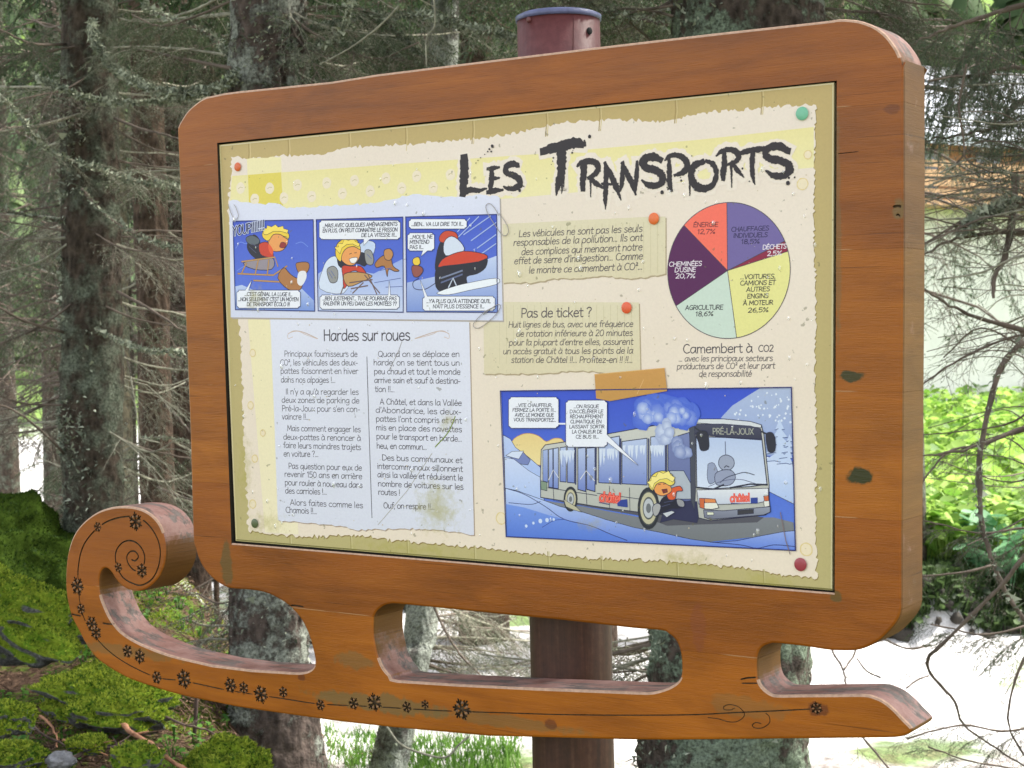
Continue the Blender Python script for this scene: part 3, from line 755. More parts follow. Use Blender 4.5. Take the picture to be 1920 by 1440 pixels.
pr_.poly(torn([(463,298),(527,294)], 1.5, 6, 7) + [(531,389),(505,600),(556,952),(560,1002),(497,998),(465,600),(467,385)], (239,228,178), (241,230,196))
pr_.poly([(435,330),(859,299),(1004,289),(1310,262),(1526,238),(1526,314),(1400,326),(1250,345),(967,371),(600,398),(431,378)], YEL, (238,228,176))
pr_.poly([(465,328),(527,323),(531,389),(500,392),(467,385)], YEL2)
for i, (x, y) in enumerate(crop([(110,330),(305,330),(205,405),(490,310),(400,395),(585,385),(685,295),(790,365),(870,280),(975,350),(1080,265),(1185,330),(1285,250),(1395,325),(1510,240)], 420, 260, .28125)):
    pr_.dot(x, y, 11, (238,224,200), 16, .05); pr_.line([(x - 4, y + 1), (x, y - 2), (x + 4, y - 1)], 1.2, (196,182,130))
for x, y, r in ((474,945,9),(474,662,8),(470,760,8),(478,860,8),(940,972,12),(1512,1030,13),(1505,345,12),(1515,290,9),(493,812,7)):
    pr_.dot(x, y, r, (226,204,146), 16, .05); pr_.dot(x, y, r - 2, (238,222,192), 16, .05)
for i in range(130):
    x = rng.uniform(470, 1515); y = rng.uniform(300, 1040); pr_.dot(x, y, rng.uniform(.5, 1.5), (206,190,160), 5)
pr_.build('torn_cream_paper', panel, m_print)

# --- title lettering, brushed with drips
CT = lambda P: crop(P, 960, 180, .30208); CL = lambda P: crop(P, 840, 160, .38542)
BR = (38, 30, 36)
title = []
def br(P, w, conv=CT, s=.30208): title.append((conv(P), np.asarray(w, float) * s))
# L E S (coordinates read off the enlarged title)
cl = .38542
br([(78,350),(80,420),(76,480),(72,530)], [34,38,36,26], CL, cl); br([(72,522),(110,508),(150,512),(188,502)], [30,22,16,6], CL, cl)
br([(212,410),(214,450),(208,490),(210,522)], [20,22,22,16], CL, cl); br([(192,406),(225,402),(250,398)], [12,16,8], CL, cl); br([(205,455),(232,452),(252,450)], [12,14,6], CL, cl); br([(192,520),(230,512),(268,508)], [16,20,8], CL, cl)
br([(342,390),(315,382),(285,396),(282,424),(315,436),(345,455),(352,482),(325,500),(292,502),(270,492)], [18,24,22,22,22,26,24,22,16,6], CL, cl)
# T
br([(188,345),(250,325),(330,305),(400,290),(452,300)], [34,44,50,48,20]); br([(250,310),(440,312)], [6, 20])
br([(305,320),(308,400),(308,460),(300,520),(285,560),(275,618)], [52,50,44,46,30,5]); br([(312,540),(312,580),(309,608)], [14,9,3]); br([(322,540),(323,575)], [7,3])
# R
br([(445,420),(446,480),(440,540),(442,582)], [34,36,30,24]); br([(404,438),(430,416),(480,404),(525,418),(536,455),(510,490),(475,510)], [10,24,28,30,30,24,14]); br([(480,505),(520,540),(565,568)], [20,26,12]); br([(487,500),(489,560),(490,626)], [14,9,5])
# A
br([(580,412),(584,500),(582,580),(580,640),(582,702)], [10,26,26,24,4]); br([(575,415),(610,480),(645,560),(678,645)], [14,26,30,6]); br([(560,545),(610,548),(662,542)], [14,12,4])
# N
br([(690,412),(688,480),(682,550),(672,590)], [16,26,24,8]); br([(685,415),(715,480),(745,540),(768,612)], [16,26,28,10]); br([(778,405),(776,460),(772,520),(766,600)], [10,24,24,10])
# S
br([(926,398),(880,378),(828,388),(812,420),(840,448),(890,460),(930,490),(935,530),(900,555),(850,552),(806,522)], [26,38,38,36,34,36,36,34,30,28,8])
# P
br([(975,380),(978,450),(978,520),(990,588)], [14,26,28,16]); br([(950,400),(980,372),(1030,368),(1075,395),(1090,440),(1060,475),(1010,492)], [8,22,26,28,32,26,12]); br([(960,520),(985,560),(968,580)], [10,20,6])
# O
br([(1190,408),(1135,430),(1112,490),(1140,555),(1195,575),(1250,548),(1270,480),(1250,425),(1205,402)], [24,36,32,40,34,26,24,28,14]); br([(1104,500),(1105,560),(1105,618)], [12,10,6])
# R
br([(1318,350),(1320,420),(1312,480),(1312,520)], [20,28,30,18]); br([(1270,372),(1300,345),(1345,332),(1392,345),(1408,380),(1385,410),(1340,425)], [8,22,24,28,26,22,12]); br([(1365,410),(1400,460),(1442,505)], [18,24,6]); br([(1362,425),(1364,500),(1366,566)], [14,9,5])
# T
br([(1415,358),(1470,340),(1545,330),(1600,322)], [18,28,26,18]); br([(1496,345),(1492,420),(1494,490),(1508,548)], [26,26,24,6])
# S
br([(1716,342),(1660,312),(1600,320),(1572,355),(1600,388),(1660,400),(1715,425),(1722,465),(1680,495),(1620,492),(1576,462)], [30,38,34,32,32,36,40,40,34,28,8])
pr_ = Print(.0002, 5e-6)
halo = (237,224,211)
for P, w in title:
    B = smooth_pts(P, 4); w2 = np.interp(np.linspace(0, 1, len(B)), np.linspace(0, 1, len(w)), w)
    r_ = np.random.default_rng(int(abs(P[0, 0])))
    pr_.ribbon(UP(B, PD), (w2 + 20 + r_.uniform(-6, 6, len(B))) * pxm(*P[0]), halo, rise=3e-7)
pr_.step = 1.5e-5
for P, w in title:
    B = smooth_pts(P, 9); w2 = np.interp(np.linspace(0, 1, len(B)), np.linspace(0, 1, len(w)), w)
    r_ = np.random.default_rng(int(abs(P[0, 0] * 3)))
    B = B + r_.uniform(-.5, .5, B.shape); w2 = np.maximum(w2 * (1 + r_.uniform(-.16, .16, len(B))), .6)
    pr_.ribbon(UP(B, PD), w2 * 1.38 * pxm(*P[0]), BR, rise=1.2e-6)
for x, y, r in ((483,252,12),(451,278,7),(375,352,7),(258,384,6),(254,405,4),(380,338,3),(933,597,13),(965,568,5),(1052,525,7),(1118,372,4),(1432,450,7),(1475,530,5),(1714,541,14),(1756,505,6),(1720,508,8),(49,585,10),(75,560,4),(246,425,3),(1048,505,4),(1130,540,4),(1255,560,5)):
    q = CT([(x, y)])[0]; pr_.dot(q[0], q[1], r * .302, BR, 10, .1)
for x, y, r in ((217,296,9),(203,310,5),(195,322,4),(212,322,5),(180,336,3),(160,352,3),(148,365,3),(138,378,3),(350,512,7)):
    q = CL([(x, y)])[0]; pr_.dot(q[0], q[1], r * .385, BR, 9, .15)
pr_.build('title_lettering', panel, m_print)

# --- comic strip
C1 = lambda P: crop(P, 420, 260, .28125)
BLU = (62,88,204); BLU2 = (120,150,228); LNE = (44,44,92)
def bubble(p, P, conv, tail=None, c=(238,240,250)):
    P = np.asarray(P, float); x0, y0 = P.min(0); x1, y1 = P.max(0); q = 14
    B = conv([(x0 + q, y0), (x1 - q, y0), (x1 - q + 4, y0 + q * .6), (x1, y0 + q), (x1, y1 - q), (x1 - q, y1 - q * .4), (x1 - q, y1), (x0 + q, y1), (x0 + q * .6, y1 - q * .6), (x0, y1 - q), (x0, y0 + q), (x0 + q * .7, y0 + q * .7)])
    if tail is not None: p.poly(conv(tail), c); p.outline(conv(tail), 1.2, LNE)
    p.poly(B, c); p.outline(B, 1.2, LNE)
    if tail is not None: p.poly(conv(tail), c)
pr_ = Print(.0004)
strip = [(430,377)] + torn([(430,377),(462,379),(490,382),(518,381),(538,391),(577,389),(645,384),(701,381),(729,375),(774,364),(814,367),(859,369),(900,364),(937,370)], 2, 6, 11) + [(943,601),(433,595)]
pr_.poly([(x + 2.5, y + 3) for x, y in strip], (176,166,160)); pr_.poly(strip, SHEET, (214,218,240))
P1 = [(62,550),(597,540),(607,1150),(78,1140)]; P2 = [(617,540),(1195,523),(1197,1157),(630,1148)]; P3 = [(1213,522),(1820,505),(1825,1158),(1220,1155)]
for P in (P1, P2, P3):
    pr_.poly(C1(P), BLU, (92,122,220)); 
pr_.poly(C1([(76,985),(120,975),(200,1010),(300,1060),(520,1000),(600,1080),(606,1149),(78,1139)]), (190,205,240), (120,150,220))
for q in ([(80,730),(110,690),(150,700),(190,670)], [(90,880),(140,850),(200,860)], [(480,700),(520,690),(560,720)]): pr_.line(C1(q), 1.5, (110,140,225), True)
# a plain sledger (generic stand-in) on a wooden sledge
SK = (238,160,88); RED = (205,60,38); BLK = (28,28,48); WD = (196,150,92); HAI = (240,205,62)
def shp(P, c, conv=C1, ol=1.3, sm=True):
    P = conv(P)
    if sm: P = closed_cr(np.array(P), 3)
    pr_.poly(P, c); 
    if ol: pr_.outline(P, ol, (34,28,48))
shp([(160,690),(200,640),(240,680),(250,760),(310,800),(280,830),(200,790),(160,740)], BLK)
shp([(235,705),(290,690),(320,740),(330,790),(290,790),(245,770)], RED)
shp([(300,640),(360,620),(420,650),(425,700),(390,745),(330,750),(300,710)], SK)
shp([(255,640),(275,600),(340,585),(400,600),(435,640),(425,670),(380,640),(330,640),(300,680),(270,670)], HAI)
shp([(150,660),(190,645),(235,670),(230,700),(190,710),(155,690)], (90,100,110))
shp([(130,830),(240,795),(330,800),(320,870),(200,870)], (150,140,150))
for q in ([(95,900),(330,910),(420,850)], [(120,820),(340,790),(360,850)], [(200,945),(380,955),(440,900)], [(150,830),(120,895)], [(230,810),(210,900)], [(300,810),(290,905)]): pr_.line(C1(q), 3.4, (120,84,50)); pr_.line(C1(q), 2.2, WD)
# a plain brown deer beside it
shp([(360,930),(400,860),(440,900),(490,930),(500,890),(530,880),(550,900),(530,960),(505,1010),(430,1005)], (176,118,66))
shp([(480,840),(500,825),(560,825),(570,860),(545,900),(500,895)], (176,118,66)); shp([(500,890),(545,885),(550,930),(520,980),(490,960)], (232,232,238), ol=0)
shp([(262,612),(250,596),(285,598),(290,578),(318,588),(345,572),(362,590),(396,582),(400,600),(430,608),(424,630),(380,618),(330,618),(290,640),(268,640)], (250,222,96), ol=.8, sm=False)
shp([(385,690),(415,700),(405,728),(372,722)], (150,40,40), ol=.8); pr_.line(C1([(395,655),(410,652)]), 1.2, (60,40,40)); shp([(300,700),(330,745),(322,775),(300,745)], (236,92,52), ol=0)
for q in ([(170,720),(215,760)], [(185,700),(225,722)]): pr_.line(C1(q), 1.2, (70,74,110))
# second picture
pr_.poly(C1([(630,900),(700,850),(1000,900),(1196,800),(1197,1157),(630,1148)]), (150,172,232), (205,216,244))
shp([(640,1000),(660,870),(700,800),(760,790),(840,900),(800,1030)], (216,226,246), ol=.8); shp([(900,720),(950,680),(1010,700),(990,780),(930,780)], (200,214,242), ol=.8)
shp([(755,790),(770,740),(850,760),(930,760),(960,800),(940,850),(880,830),(780,860)], BLK)
shp([(690,870),(730,850),(760,880),(755,950),(715,960),(695,920)], (150,150,150)); shp([(940,750),(980,745),(1000,800),(990,840),(950,830)], (150,150,150))
shp([(790,850),(850,850),(910,850),(940,880),(960,920),(920,910),(880,880),(830,900),(830,960),(800,1000),(795,930)], RED)
shp([(780,740),(800,700),(860,690),(910,730),(905,790),(870,840),(820,840),(780,800)], SK)
shp([(745,740),(765,690),(830,660),(890,680),(912,740),(870,720),(820,730),(790,770),(780,820),(750,790)], HAI)
shp([(800,905),(900,890),(990,915),(930,950),(830,985)], WD)
for q in ([(800,980),(780,1035)], [(940,910),(1040,1030)], [(960,900),(1020,1035)], [(840,960),(990,940)], [(850,1000),(960,980)], [(860,1030),(930,960)]): pr_.line(C1(q), 2.4, (110,86,84))
shp([(1010,830),(1060,780),(1110,790),(1130,850),(1170,880),(1140,885),(1100,870),(1090,920),(1070,850),(1020,860)], (176,118,66)); shp([(1070,745),(1110,735),(1130,770),(1110,810),(1075,800)], (196,138,82))
shp([(752,742),(738,722),(766,722),(760,696),(792,700),(806,668),(832,680),(862,662),(880,686),(908,700),(900,722),(860,702),(820,706),(788,730),(776,768)], (250,222,96), ol=.8, sm=False)
pr_.line(C1([(838,770),(852,764)]), 1.2, (60,40,40)); pr_.line(C1([(872,762),(886,760)]), 1.2, (60,40,40)); shp([(840,800),(890,792),(880,826),(850,828)], (245,240,238), ol=.9)
for q in ([(700,890),(725,930)], [(715,880),(738,915)], [(955,770),(985,800)], [(1005,960),(1180,930)], [(1080,990),(1190,985)], [(1040,880),(1120,860)]): pr_.line(C1(q), 1.1, (84,98,170))
# third picture: snowmobile
pr_.poly(C1([(1222,960),(1500,900),(1822,780),(1825,1158),(1220,1155)]), (196,210,242), (120,146,216))
for q in ([(1560,660),(1700,520)], [(1600,640),(1780,515)], [(1650,680),(1815,560)], [(1690,730),(1815,640)], [(1560,620),(1640,530)], [(1700,780),(1815,700)]): pr_.line(C1(q), 2, (170,190,240))
shp([(1410,840),(1440,700),(1500,660),(1560,680),(1600,760),(1500,860),(1430,900)], BLK)
shp([(1440,650),(1480,615),(1545,625),(1560,670),(1500,690),(1445,690)], (205,70,40)); shp([(1470,690),(1520,650),(1580,690),(1600,750),(1480,780)], (214,222,240))
shp([(1440,830),(1480,790),(1600,750),(1740,770),(1755,800),(1700,820),(1560,840),(1440,860)], (210,62,34))
shp([(1430,860),(1560,840),(1700,820),(1757,800),(1745,860),(1690,900),(1620,920),(1620,980),(1540,1030),(1430,1010),(1410,930)], (26,26,44))
pr_.line(C1([(1450,930),(1590,880)]), 3, (120,130,160)); pr_.line(C1([(1450,960),(1590,905)]), 3, (90,100,140)); pr_.line(C1([(1500,990),(1530,930),(1560,1000)]), 3, (200,210,230))
shp([(1420,1030),(1520,990),(1640,960),(1818,930),(1822,970),(1640,1010),(1500,1040)], (240,244,252), ol=.8)
shp([(1265,800),(1300,790),(1310,830),(1285,850),(1262,830)], HAI); shp([(1255,850),(1310,850),(1330,880),(1300,920),(1265,915)], (150,80,70)); pr_.line(C1([(1300,930),(1262,960),(1275,1000),(1340,1005),(1410,965)]), 1.5, LNE, True)
for P in (P1, P2, P3): pr_.outline(C1(P), 1.8, (40,48,120))
bubble(pr_, [(88,1010),(512,1130)], C1, [(145,1012),(187,945),(165,1012)])
bubble(pr_, [(638,545),(1178,672)], C1, [(935,668),(935,710),(975,668)])
bubble(pr_, [(642,1042),(1172,1137)], C1, [(1098,1044),(1104,950),(1112,1044)])
bubble(pr_, [(1235,535),(1622,602)], C1); bubble(pr_, [(1227,628),(1405,748)], C1, [(1330,745),(1318,782),(1360,745)])
bubble(pr_, [(1327,1050),(1810,1148)], C1, [(1340,1052),(1312,945),(1358,1052)])
def ct(s, x0, y0, x1, y1, cap=24, conv=C1, k=.28125, col=(40,40,66), wt=1.35, sl=.12): 
    a, b = conv([(x0, y0), (x1, y1)]); pr_.text(s, a[0], a[1], b[0], b[1], cap * k, col, wt, sl, .9, False)
ct("...C'EST GÉNIAL LA LUGE !!...", 140, 1047, 458, 1050); ct("...NON SEULEMENT C'EST UN MOYEN", 98, 1082, 498, 1083); ct("DE TRANSPORT ÉCOLO !!!", 155, 1115, 440, 1116)
ct("...MAIS AVEC QUELQUES AMÉNAGEMENTS", 660, 592, 1158, 580); ct("EN PLUS, ON PEUT CONNAÎTRE LE FRISSON", 660, 625, 1158, 618); ct("DE LA VITESSE !!!...", 918, 655, 1155, 652)
ct("...BEN JUSTEMENT... TU NE POURRAIS PAS", 660, 1077, 1152, 1077); ct("RALENTIR UN PEU DANS LES MONTÉES ??", 665, 1110, 1153, 1112)
ct("...BEN... VA LUI DIRE TOI !!...", 1252, 582, 1598, 580); ct("...MOI, IL NE", 1242, 668, 1392, 664); ct("M'ENTEND", 1240, 702, 1370, 699); ct("PAS !!...", 1240, 736, 1332, 734)
ct("...Y'A PLUS QU'À ATTENDRE QU'IL", 1352, 1095, 1780, 1095); ct("N'AIT PLUS D'ESSENCE !!...", 1395, 1130, 1738, 1130)
a, b = C1([(62,648),(272,605)]); pr_.text("YOUPIIII!!!!", a[0], a[1], b[0], b[1], 17, (214,222,246), 2.1, .1, .8, False); pr_.text("YOUPIIII!!!!", a[0], a[1], b[0], b[1], 17, (38,40,92), 1.2, .1, .8, False)
pr_.build('comic_strip', panel, m_print)

# --- sheet with two text columns
pr_ = Print(.00022)
CX = lambda P: crop(P, 500, 590, .29851)
sheet = [(507,598),(880,603),(882,700),(886,880)] + torn([(889,1003),(816,993),(754,991),(667,994),(643,987),(578,981),(521,975)], 1.6, 6, 21) + [(515,800)]
pr_.poly([(x + 2, y + 2) for x, y in sheet], (170,150,132)); pr_.poly(sheet, (226,227,242), (218,220,234))
pr_.line(CX([(630,265),(645,770),(662,1275)]), 1.6, (60,56,70))
for s_, x0, x1 in ((1, 135, 320), (-1, 1145, 932)):
    pr_.line(CX([(x0, 120),(x0 + 40 * s_, 102),(x0 + 100 * s_, 112),(x1, 150)]), 1.6, (196,172,160), True); pr_.line(CX([(x0 + 30 * s_, 140),(x0, 148),(x0 + 4 * s_, 118),(x0 + 60 * s_, 104),(x0 + 110 * s_, 125),(x1, 152)]), 1.2, (206,184,172), True)
def tx(s, x0, y0, x1, y1=None, cap=36, conv=CX, k=.29851, col=INK, wt=.84, sl=0.0, xs=.86, just=True):
    a, b = conv([(x0, y0), (x1, y0 if y1 is None else y1)]); pr_.text(s, a[0], a[1], b[0], b[1], cap * k, col, wt, sl, xs, just)
tx("Hardes sur roues", 358, 164, 900, 161, 70, wt=.88, just=False)
for s, x0, y0, x1, y1 in [("Principaux fournisseurs de",112,262,570,265),("CO², les véhicules des deux-",85,318,572,318),("pattes foisonnent en hiver",88,370,575,372),("dans nos alpages !...",90,425,432,428),
 ("Il n'y a qu'à regarder les",120,500,578,503),("deux zones de parking de",95,552,582,557),("Pré-la-Joux pour s'en con-",97,605,585,611),("vaincre !!...",97,657,268,659),
 ("Mais comment engager les",130,730,590,738),("deux-pattes à renoncer à",105,784,592,793),("faire leurs moindres trajets",105,836,592,850),("en voiture ?...",107,890,325,893),
 ("Pas question pour eux de",138,967,598,979),("revenir 150 ans en arrière",113,1017,600,1033),("pour rouler à nouveau dans",115,1070,602,1088),("des carrioles !...",117,1122,378,1130),
 ("Alors faites comme les",148,1195,605,1215),("Chamois !!...",120,1243,315,1252),
 ("Quand on se déplace en",700,264,1212,265),("harde, on se tient tous un",672,317,1213,320),("peu chaud et tout le monde",675,373,1217,376),("arrive sain et sauf à destina-",677,428,1217,433),("tion !!...",680,484,803,486),
 ("A Châtel, et dans la Vallée",712,563,1225,572),("d'Abondance, les deux-",685,615,1222,628),("pattes l'ont compris et ont",687,670,1225,683),("mis en place des navettes",688,725,1226,738),
 ("pour le transport en harde...",690,780,1226,797),("heu, en commun...",692,840,1005,848),("Des bus communaux et",725,914,1230,932),("intercommunaux sillonnent",695,967,1232,987),
 ("ainsi la vallée et réduisent le",697,1020,1233,1042),("nombre de voitures sur les",700,1077,1236,1099),("routes !",702,1130,838,1136),("Ouf, on respire !!...",735,1215,1055,1224)]:
    tx(s, x0, y0, x1, y1)
pr_.line(CX([(1185,640),(1140,740),(1060,830)]), 2.2, (120,140,50), True); pr_.line(CX([(850,170),(825,240),(770,350)]), 1.0, (130,120,110)); pr_.line(CX([(1040,870),(880,1110),(700,1320)]), 1.0, (170,165,150))
pr_.build('text_sheet', panel, m_print)

# --- the two notes on squared paper
CN = lambda P: crop(P, 900, 380, .33333)
NOTE = (224,214,184)
def note(P, seedlines, lines):
    global pr_
    pr_ = Print(.00032 if seedlines else .0003)
    pr_.poly([(x + 2, y + 2.5) for x, y in P], (176,158,128)); pr_.poly(P, NOTE, (222,210,178))
    X = np.array(P); x0, y0 = X.min(0); x1, y1 = X.max(0)
    for x in np.arange(x0 + 30, x1 - 4, 13):
        yy0 = y0 + (8 + (x1 - x) * .055 if seedlines else 6); pr_.line([(x, yy0), (x, y1 - 20)], .8, (206,196,160))
    for s, xa, ya, xb, yb, c, sl in lines: tx(s, xa, ya, xb, yb, c, CN, .33333, (92,84,88), .92, sl)
na = [(943,420),(1205,407),(1248,406),(1248,513)] + torn([(1248,513),(1232,517),(1183,523),(1133,517),(1087,522),(1033,523),(1000,530),(943,531)], 1.6, 6, 31)[1:]
note(na, 1, [("Les véhicules ne sont pas les seuls",218,193,912,163,38,.16),("responsables de la pollution... Ils ont",188,243,913,213,38,.16),("des complices qui menacent notre",232,295,912,267,38,.16),
 ("effet de serre d'indigestion... Comme",192,346,914,318,38,.16),("le montre ce camembert à CO²...",275,398,912,376,38,.16)])
o = pr_.build('upper_note', panel, m_print)
nb = [(907,612),(943,566),(1198,567),(1201,697)] + torn([(1201,697),(1177,697),(1147,702),(1117,697),(1067,695),(1010,701),(933,700),(908,701)], 1.6, 6, 32)[1:]
note(nb, 0, [("Pas de ticket ?",232,646,628,641,52,.03),("Huit lignes de bus, avec une fréquence",160,702,860,698,34,.16),("de rotation inférieure à 20 minutes",203,753,858,748,34,.16),
 ("pour la plupart d'entre elles, assurent",163,803,860,798,34,.16),("un accès gratuit à tous les points de la",130,852,860,848,34,.16),("station de Châtel !!... Profitez-en !! !!...",175,900,858,900,34,.16)])
pr_.build('lower_note', panel, m_print)

# --- pie chart
pr_ = Print(.0004)
cc = U(1361, 507.5, PD); R_ = (U(1361, 635, PD)[1] - U(1361, 380, PD)[1]) * .5
cc = cc + np.array([0.003, 0])
fr = [(18.5,(112,98,160)),(2.5,(140,22,62)),(26.8,(232,226,148)),(18.8,(204,220,208)),(20.7,(84,14,82)),(12.7,(248,112,92))]
tot = sum(f[0] for f in fr); a0 = -math.pi / 2; edges_ = []
for f, c in fr:
    a1 = a0 + f / tot * 2 * math.pi; aa = np.linspace(a0, a1, max(4, int(f * 1.2)))
    pr_.polyb(np.vstack([cc, cc + R_ * np.stack([np.cos(aa), np.sin(aa)], -1)]), c); edges_.append(a0); a0 = a1
for a_ in edges_: pr_.ribbon(np.array([cc, cc + R_ * np.array([math.cos(a_), math.sin(a_)])]), .0011, (70,56,70))
aa = np.linspace(0, 2 * math.pi, 90); pr_.ribbon(cc + R_ * np.stack([np.cos(aa), np.sin(aa)], -1), .0012, (80,70,84))
def cp(s, x0, y0, x1, y1, col=(40,34,52), cap=25): tx(s, x0, y0, x1, y1, cap, CN, .33333, col, 1.25, .12, .9, False)
cp("ÉNERGIE",1200,137,1338,135,(110,40,50)); cp("12,7%",1222,176,1322,174,(110,40,50)); cp("CHAUFFAGES",1413,163,1625,155,(44,34,84)); cp("INDIVIDUELS",1425,198,1617,192,(44,34,84)); cp("18,5%",1468,232,1572,229,(44,34,84))
WH = (236,226,236)
cp("DÉCHETS",1590,263,1723,257,WH); cp("2,5%",1615,299,1697,295,WH); cp("CHEMINÉES",1063,359,1247,354,WH); cp("D'USINE",1095,391,1213,388,WH); cp("20,7%",1100,425,1210,423,WH)
cp("AGRICULTURE",1155,603,1367,600); cp("18,6%",1212,639,1312,636); cp("...VOITURES,",1465,430,1662,426); cp("CAMIONS ET",1463,465,1662,461); cp("AUTRES",1498,501,1630,497)
cp("ENGINS",1503,539,1622,535); cp("À MOTEUR",1480,577,1648,573); cp("26,5%",1507,618,1622,614)
pr_.build('pie_chart', panel, m_print)
pr_ = Print(.0002)
tx("Camembert à", 1142, 847, 1533, 842, 50, CN, .33333, INK, .88, 0, .86, False); tx("CO2", 1565, 838, 1650, 837, 36, CN, .33333, INK, 1.1, .05, .9, False)
tx("... avec les principaux secteurs",1118,893,1645,890,33,CN,.33333,(92,84,88),.95,.16); tx("producteurs de CO² et leur part",1107,937,1657,932,33,CN,.33333,(92,84,88),.95,.16); tx("de responsabilité",1230,979,1527,977,33,CN,.33333,(92,84,88),.95,.16)
pr_.build('pie_caption', panel, m_print)

# --- picture of the bus in the snow
C5 = lambda P: crop(P, 920, 720, .3125)
pr_ = Print(.0003)
fr5 = [(62,42),(1808,20),(1832,998),(97,915)]
def s5(P, c, c2=None, ol=1.3, sm=False, oc=(36,38,72)):
    P = C5(P)
    if sm: P = closed_cr(np.array(P), 3)
    pr_.poly(P, c, c2)
    if ol: pr_.outline(P, ol, oc)
def l5(P, w=1.2, c=(36,38,72), sm=False): pr_.line(C5(P), w, c, sm)
s5(fr5, (52,80,204), (96,132,224), 0)
s5([(1380,205),(1450,130),(1560,60),(1620,24),(1808,22),(1812,430),(1640,430),(1600,240)], (176,190,222), (150,170,220), 0)
for i in range(75):
    x = rng.uniform(1400, 1800); y = rng.uniform(40, 230)
    if y > 240 - (x - 1380) * .8: q = C5([(x, y)])[0]; pr_.dot(q[0], q[1], rng.uniform(1.3, 2.8), (226,234,250), 7, .2)
s5([(130,345),(180,305),(235,296),(290,312),(335,345),(385,325),(440,345),(440,480),(250,480),(150,420)], (232,206,140), (240,220,160), 1, True, (190,130,60))
s5([(76,305),(120,330),(150,380),(230,440),(300,500),(310,700),(88,640)], (190,206,244), (160,186,240), 1)
s5([(92,430),(190,402),(240,455),(225,485),(180,480),(120,440)], (120,134,190), None, 1); s5([(92,430),(130,404),(200,402),(170,450)], (214,224,246), None, .8)
s5([(84,440),(140,450),(230,520),(300,560),(310,640),(330,740),(88,640)], (206,218,248), (170,194,242), .8)
s5([(1640,430),(1812,470),(1820,560),(1820,720),(1660,640)], (212,224,250), (176,198,240), 1)
for x0, y0, s_ in ((1735,210,1.0),(1795,300,.7)):
    for j in range(5):
        w_ = (28 + 20 * j) * s_; yy = y0 + 48 * j * s_
        pr_.poly(C5([(x0, yy), (min(x0 + w_, 1812), yy + 62 * s_), (x0 - w_, yy + 66 * s_)]), (196,212,244)); pr_.line(C5([(x0 - w_, yy + 66 * s_), (x0 - w_ * .3, yy + 58 * s_), (x0, yy + 66 * s_), (min(x0 + w_, 1812), yy + 62 * s_)]), 1.3, (60,80,140))
# road
s5([(330,700),(560,735),(900,800),(1500,800),(1700,800),(1818,830),(1825,905),(1560,920),(1300,948),(1100,930),(960,890),(780,850),(600,790),(420,760)], (128,132,140), (116,120,126), 0)
s5([(90,625),(160,640),(300,690),(420,735),(560,770),(700,815),(860,860),(1020,890),(1200,930),(1340,950),(1480,940),(1600,915),(1760,885),(1826,880),(1832,998),(97,915)], (196,214,250), (78,118,216), 1)
s5([(97,915),(93,720),(200,740),(360,790),(520,830),(700,890),(820,940)], (120,154,232), (84,122,216), 0)
l5([(90,625),(200,660),(330,735),(440,810),(600,850),(720,900),(820,938)], 1.4, (44,52,110), True); l5([(110,712),(240,722),(300,705)], 1.2, (44,52,110), True); l5([(310,860),(380,820),(440,812)], 1.2, (60,80,160), True)
l5([(1320,948),(1500,965),(1600,985),(1700,965),(1830,975)], 1.4, (44,52,110), True)
for x, y, r in ((215,852,10),(258,834,9),(300,822,14),(340,816,13),(380,812,9)): q = C5([(x, y)])[0]; pr_.dot(q[0], q[1], r * .31, (206,222,252), 10)
# bus shadow, body
s5([(380,700),(900,790),(1060,850),(1600,830),(1640,800),(1280,740)], (84,84,96), None, 0)
s5([(305,395),(330,365),(460,345),(700,300),(1060,235),(1225,210),(1400,210),(1560,225),(1625,245),(1640,300),(1672,600),(1672,690),(1680,760),(1650,785),(1320,820),(1240,800),(900,770),(640,735),(430,700),(302,680),(300,560)], (206,206,200), (184,186,180), 1.6)
s5([(1225,210),(1400,210),(1560,225),(1625,245),(1625,262),(1230,232)], (216,220,226), None, 1)
s5([(315,398),(345,392),(345,590),(315,580)], (168,184,224), (120,140,205), 1)
for x0, x1, yt0, yt1, yb0, yb1 in ((350,375,392,388,618,622),(378,408,387,382,624,628),(418,455,382,376,585,588),(462,505,374,366,590,594),(650,775,335,312,592,598),(790,940,345,325,598,606),(962,1050,318,305,560,570)):
    s5([(x0, yt0), (x1, yt1), (x1, yb1), (x0, yb0)], (190,204,236), (118,138,204), 1.6)
for x0, x1 in ((525,572),(578,628)): s5([(x0,385),(x1,380),(x1,645),(x0,632)], (186,200,234), (110,130,200), 1.8)
for x0 in (512, 634, 782, 950, 1056): l5([(x0, 385 if x0 < 640 else 330), (x0, 600)], 3.2, (56,62,104))
for q in ([(350,575),(378,515),(408,560)], [(540,570),(575,520),(625,580)]): l5(q, 1.6, (226,226,226))
# vapour hanging inside the windows
r5 = np.random.default_rng(8)
for x0, x1, y in ((655,770,390),(795,935,370),(968,1045,370),(420,500,400)):
    for i in range(6):
        x = x0 + (x1 - x0) * (i + .5) / 6 + r5.uniform(-6, 6); h = r5.uniform(40, 110); pr_.poly(C5([(x - 9, y), (x + 10, y - 5), (x + 5, y + h * .6), (x, y + h), (x - 7, y + h * .5)]), (214,224,244))
l5([(345,622),(520,650),(640,668)], 1.2); l5([(640,655),(900,690),(900,765)], 1.2); l5([(715,612),(715,745)], 1); l5([(835,622),(838,760)], 1); l5([(575,640),(580,730)], 1); l5([(378,628),(382,700)], 1)
s5([(302,580),(340,590),(340,640),(305,632)], (130,150,130), None, 1)
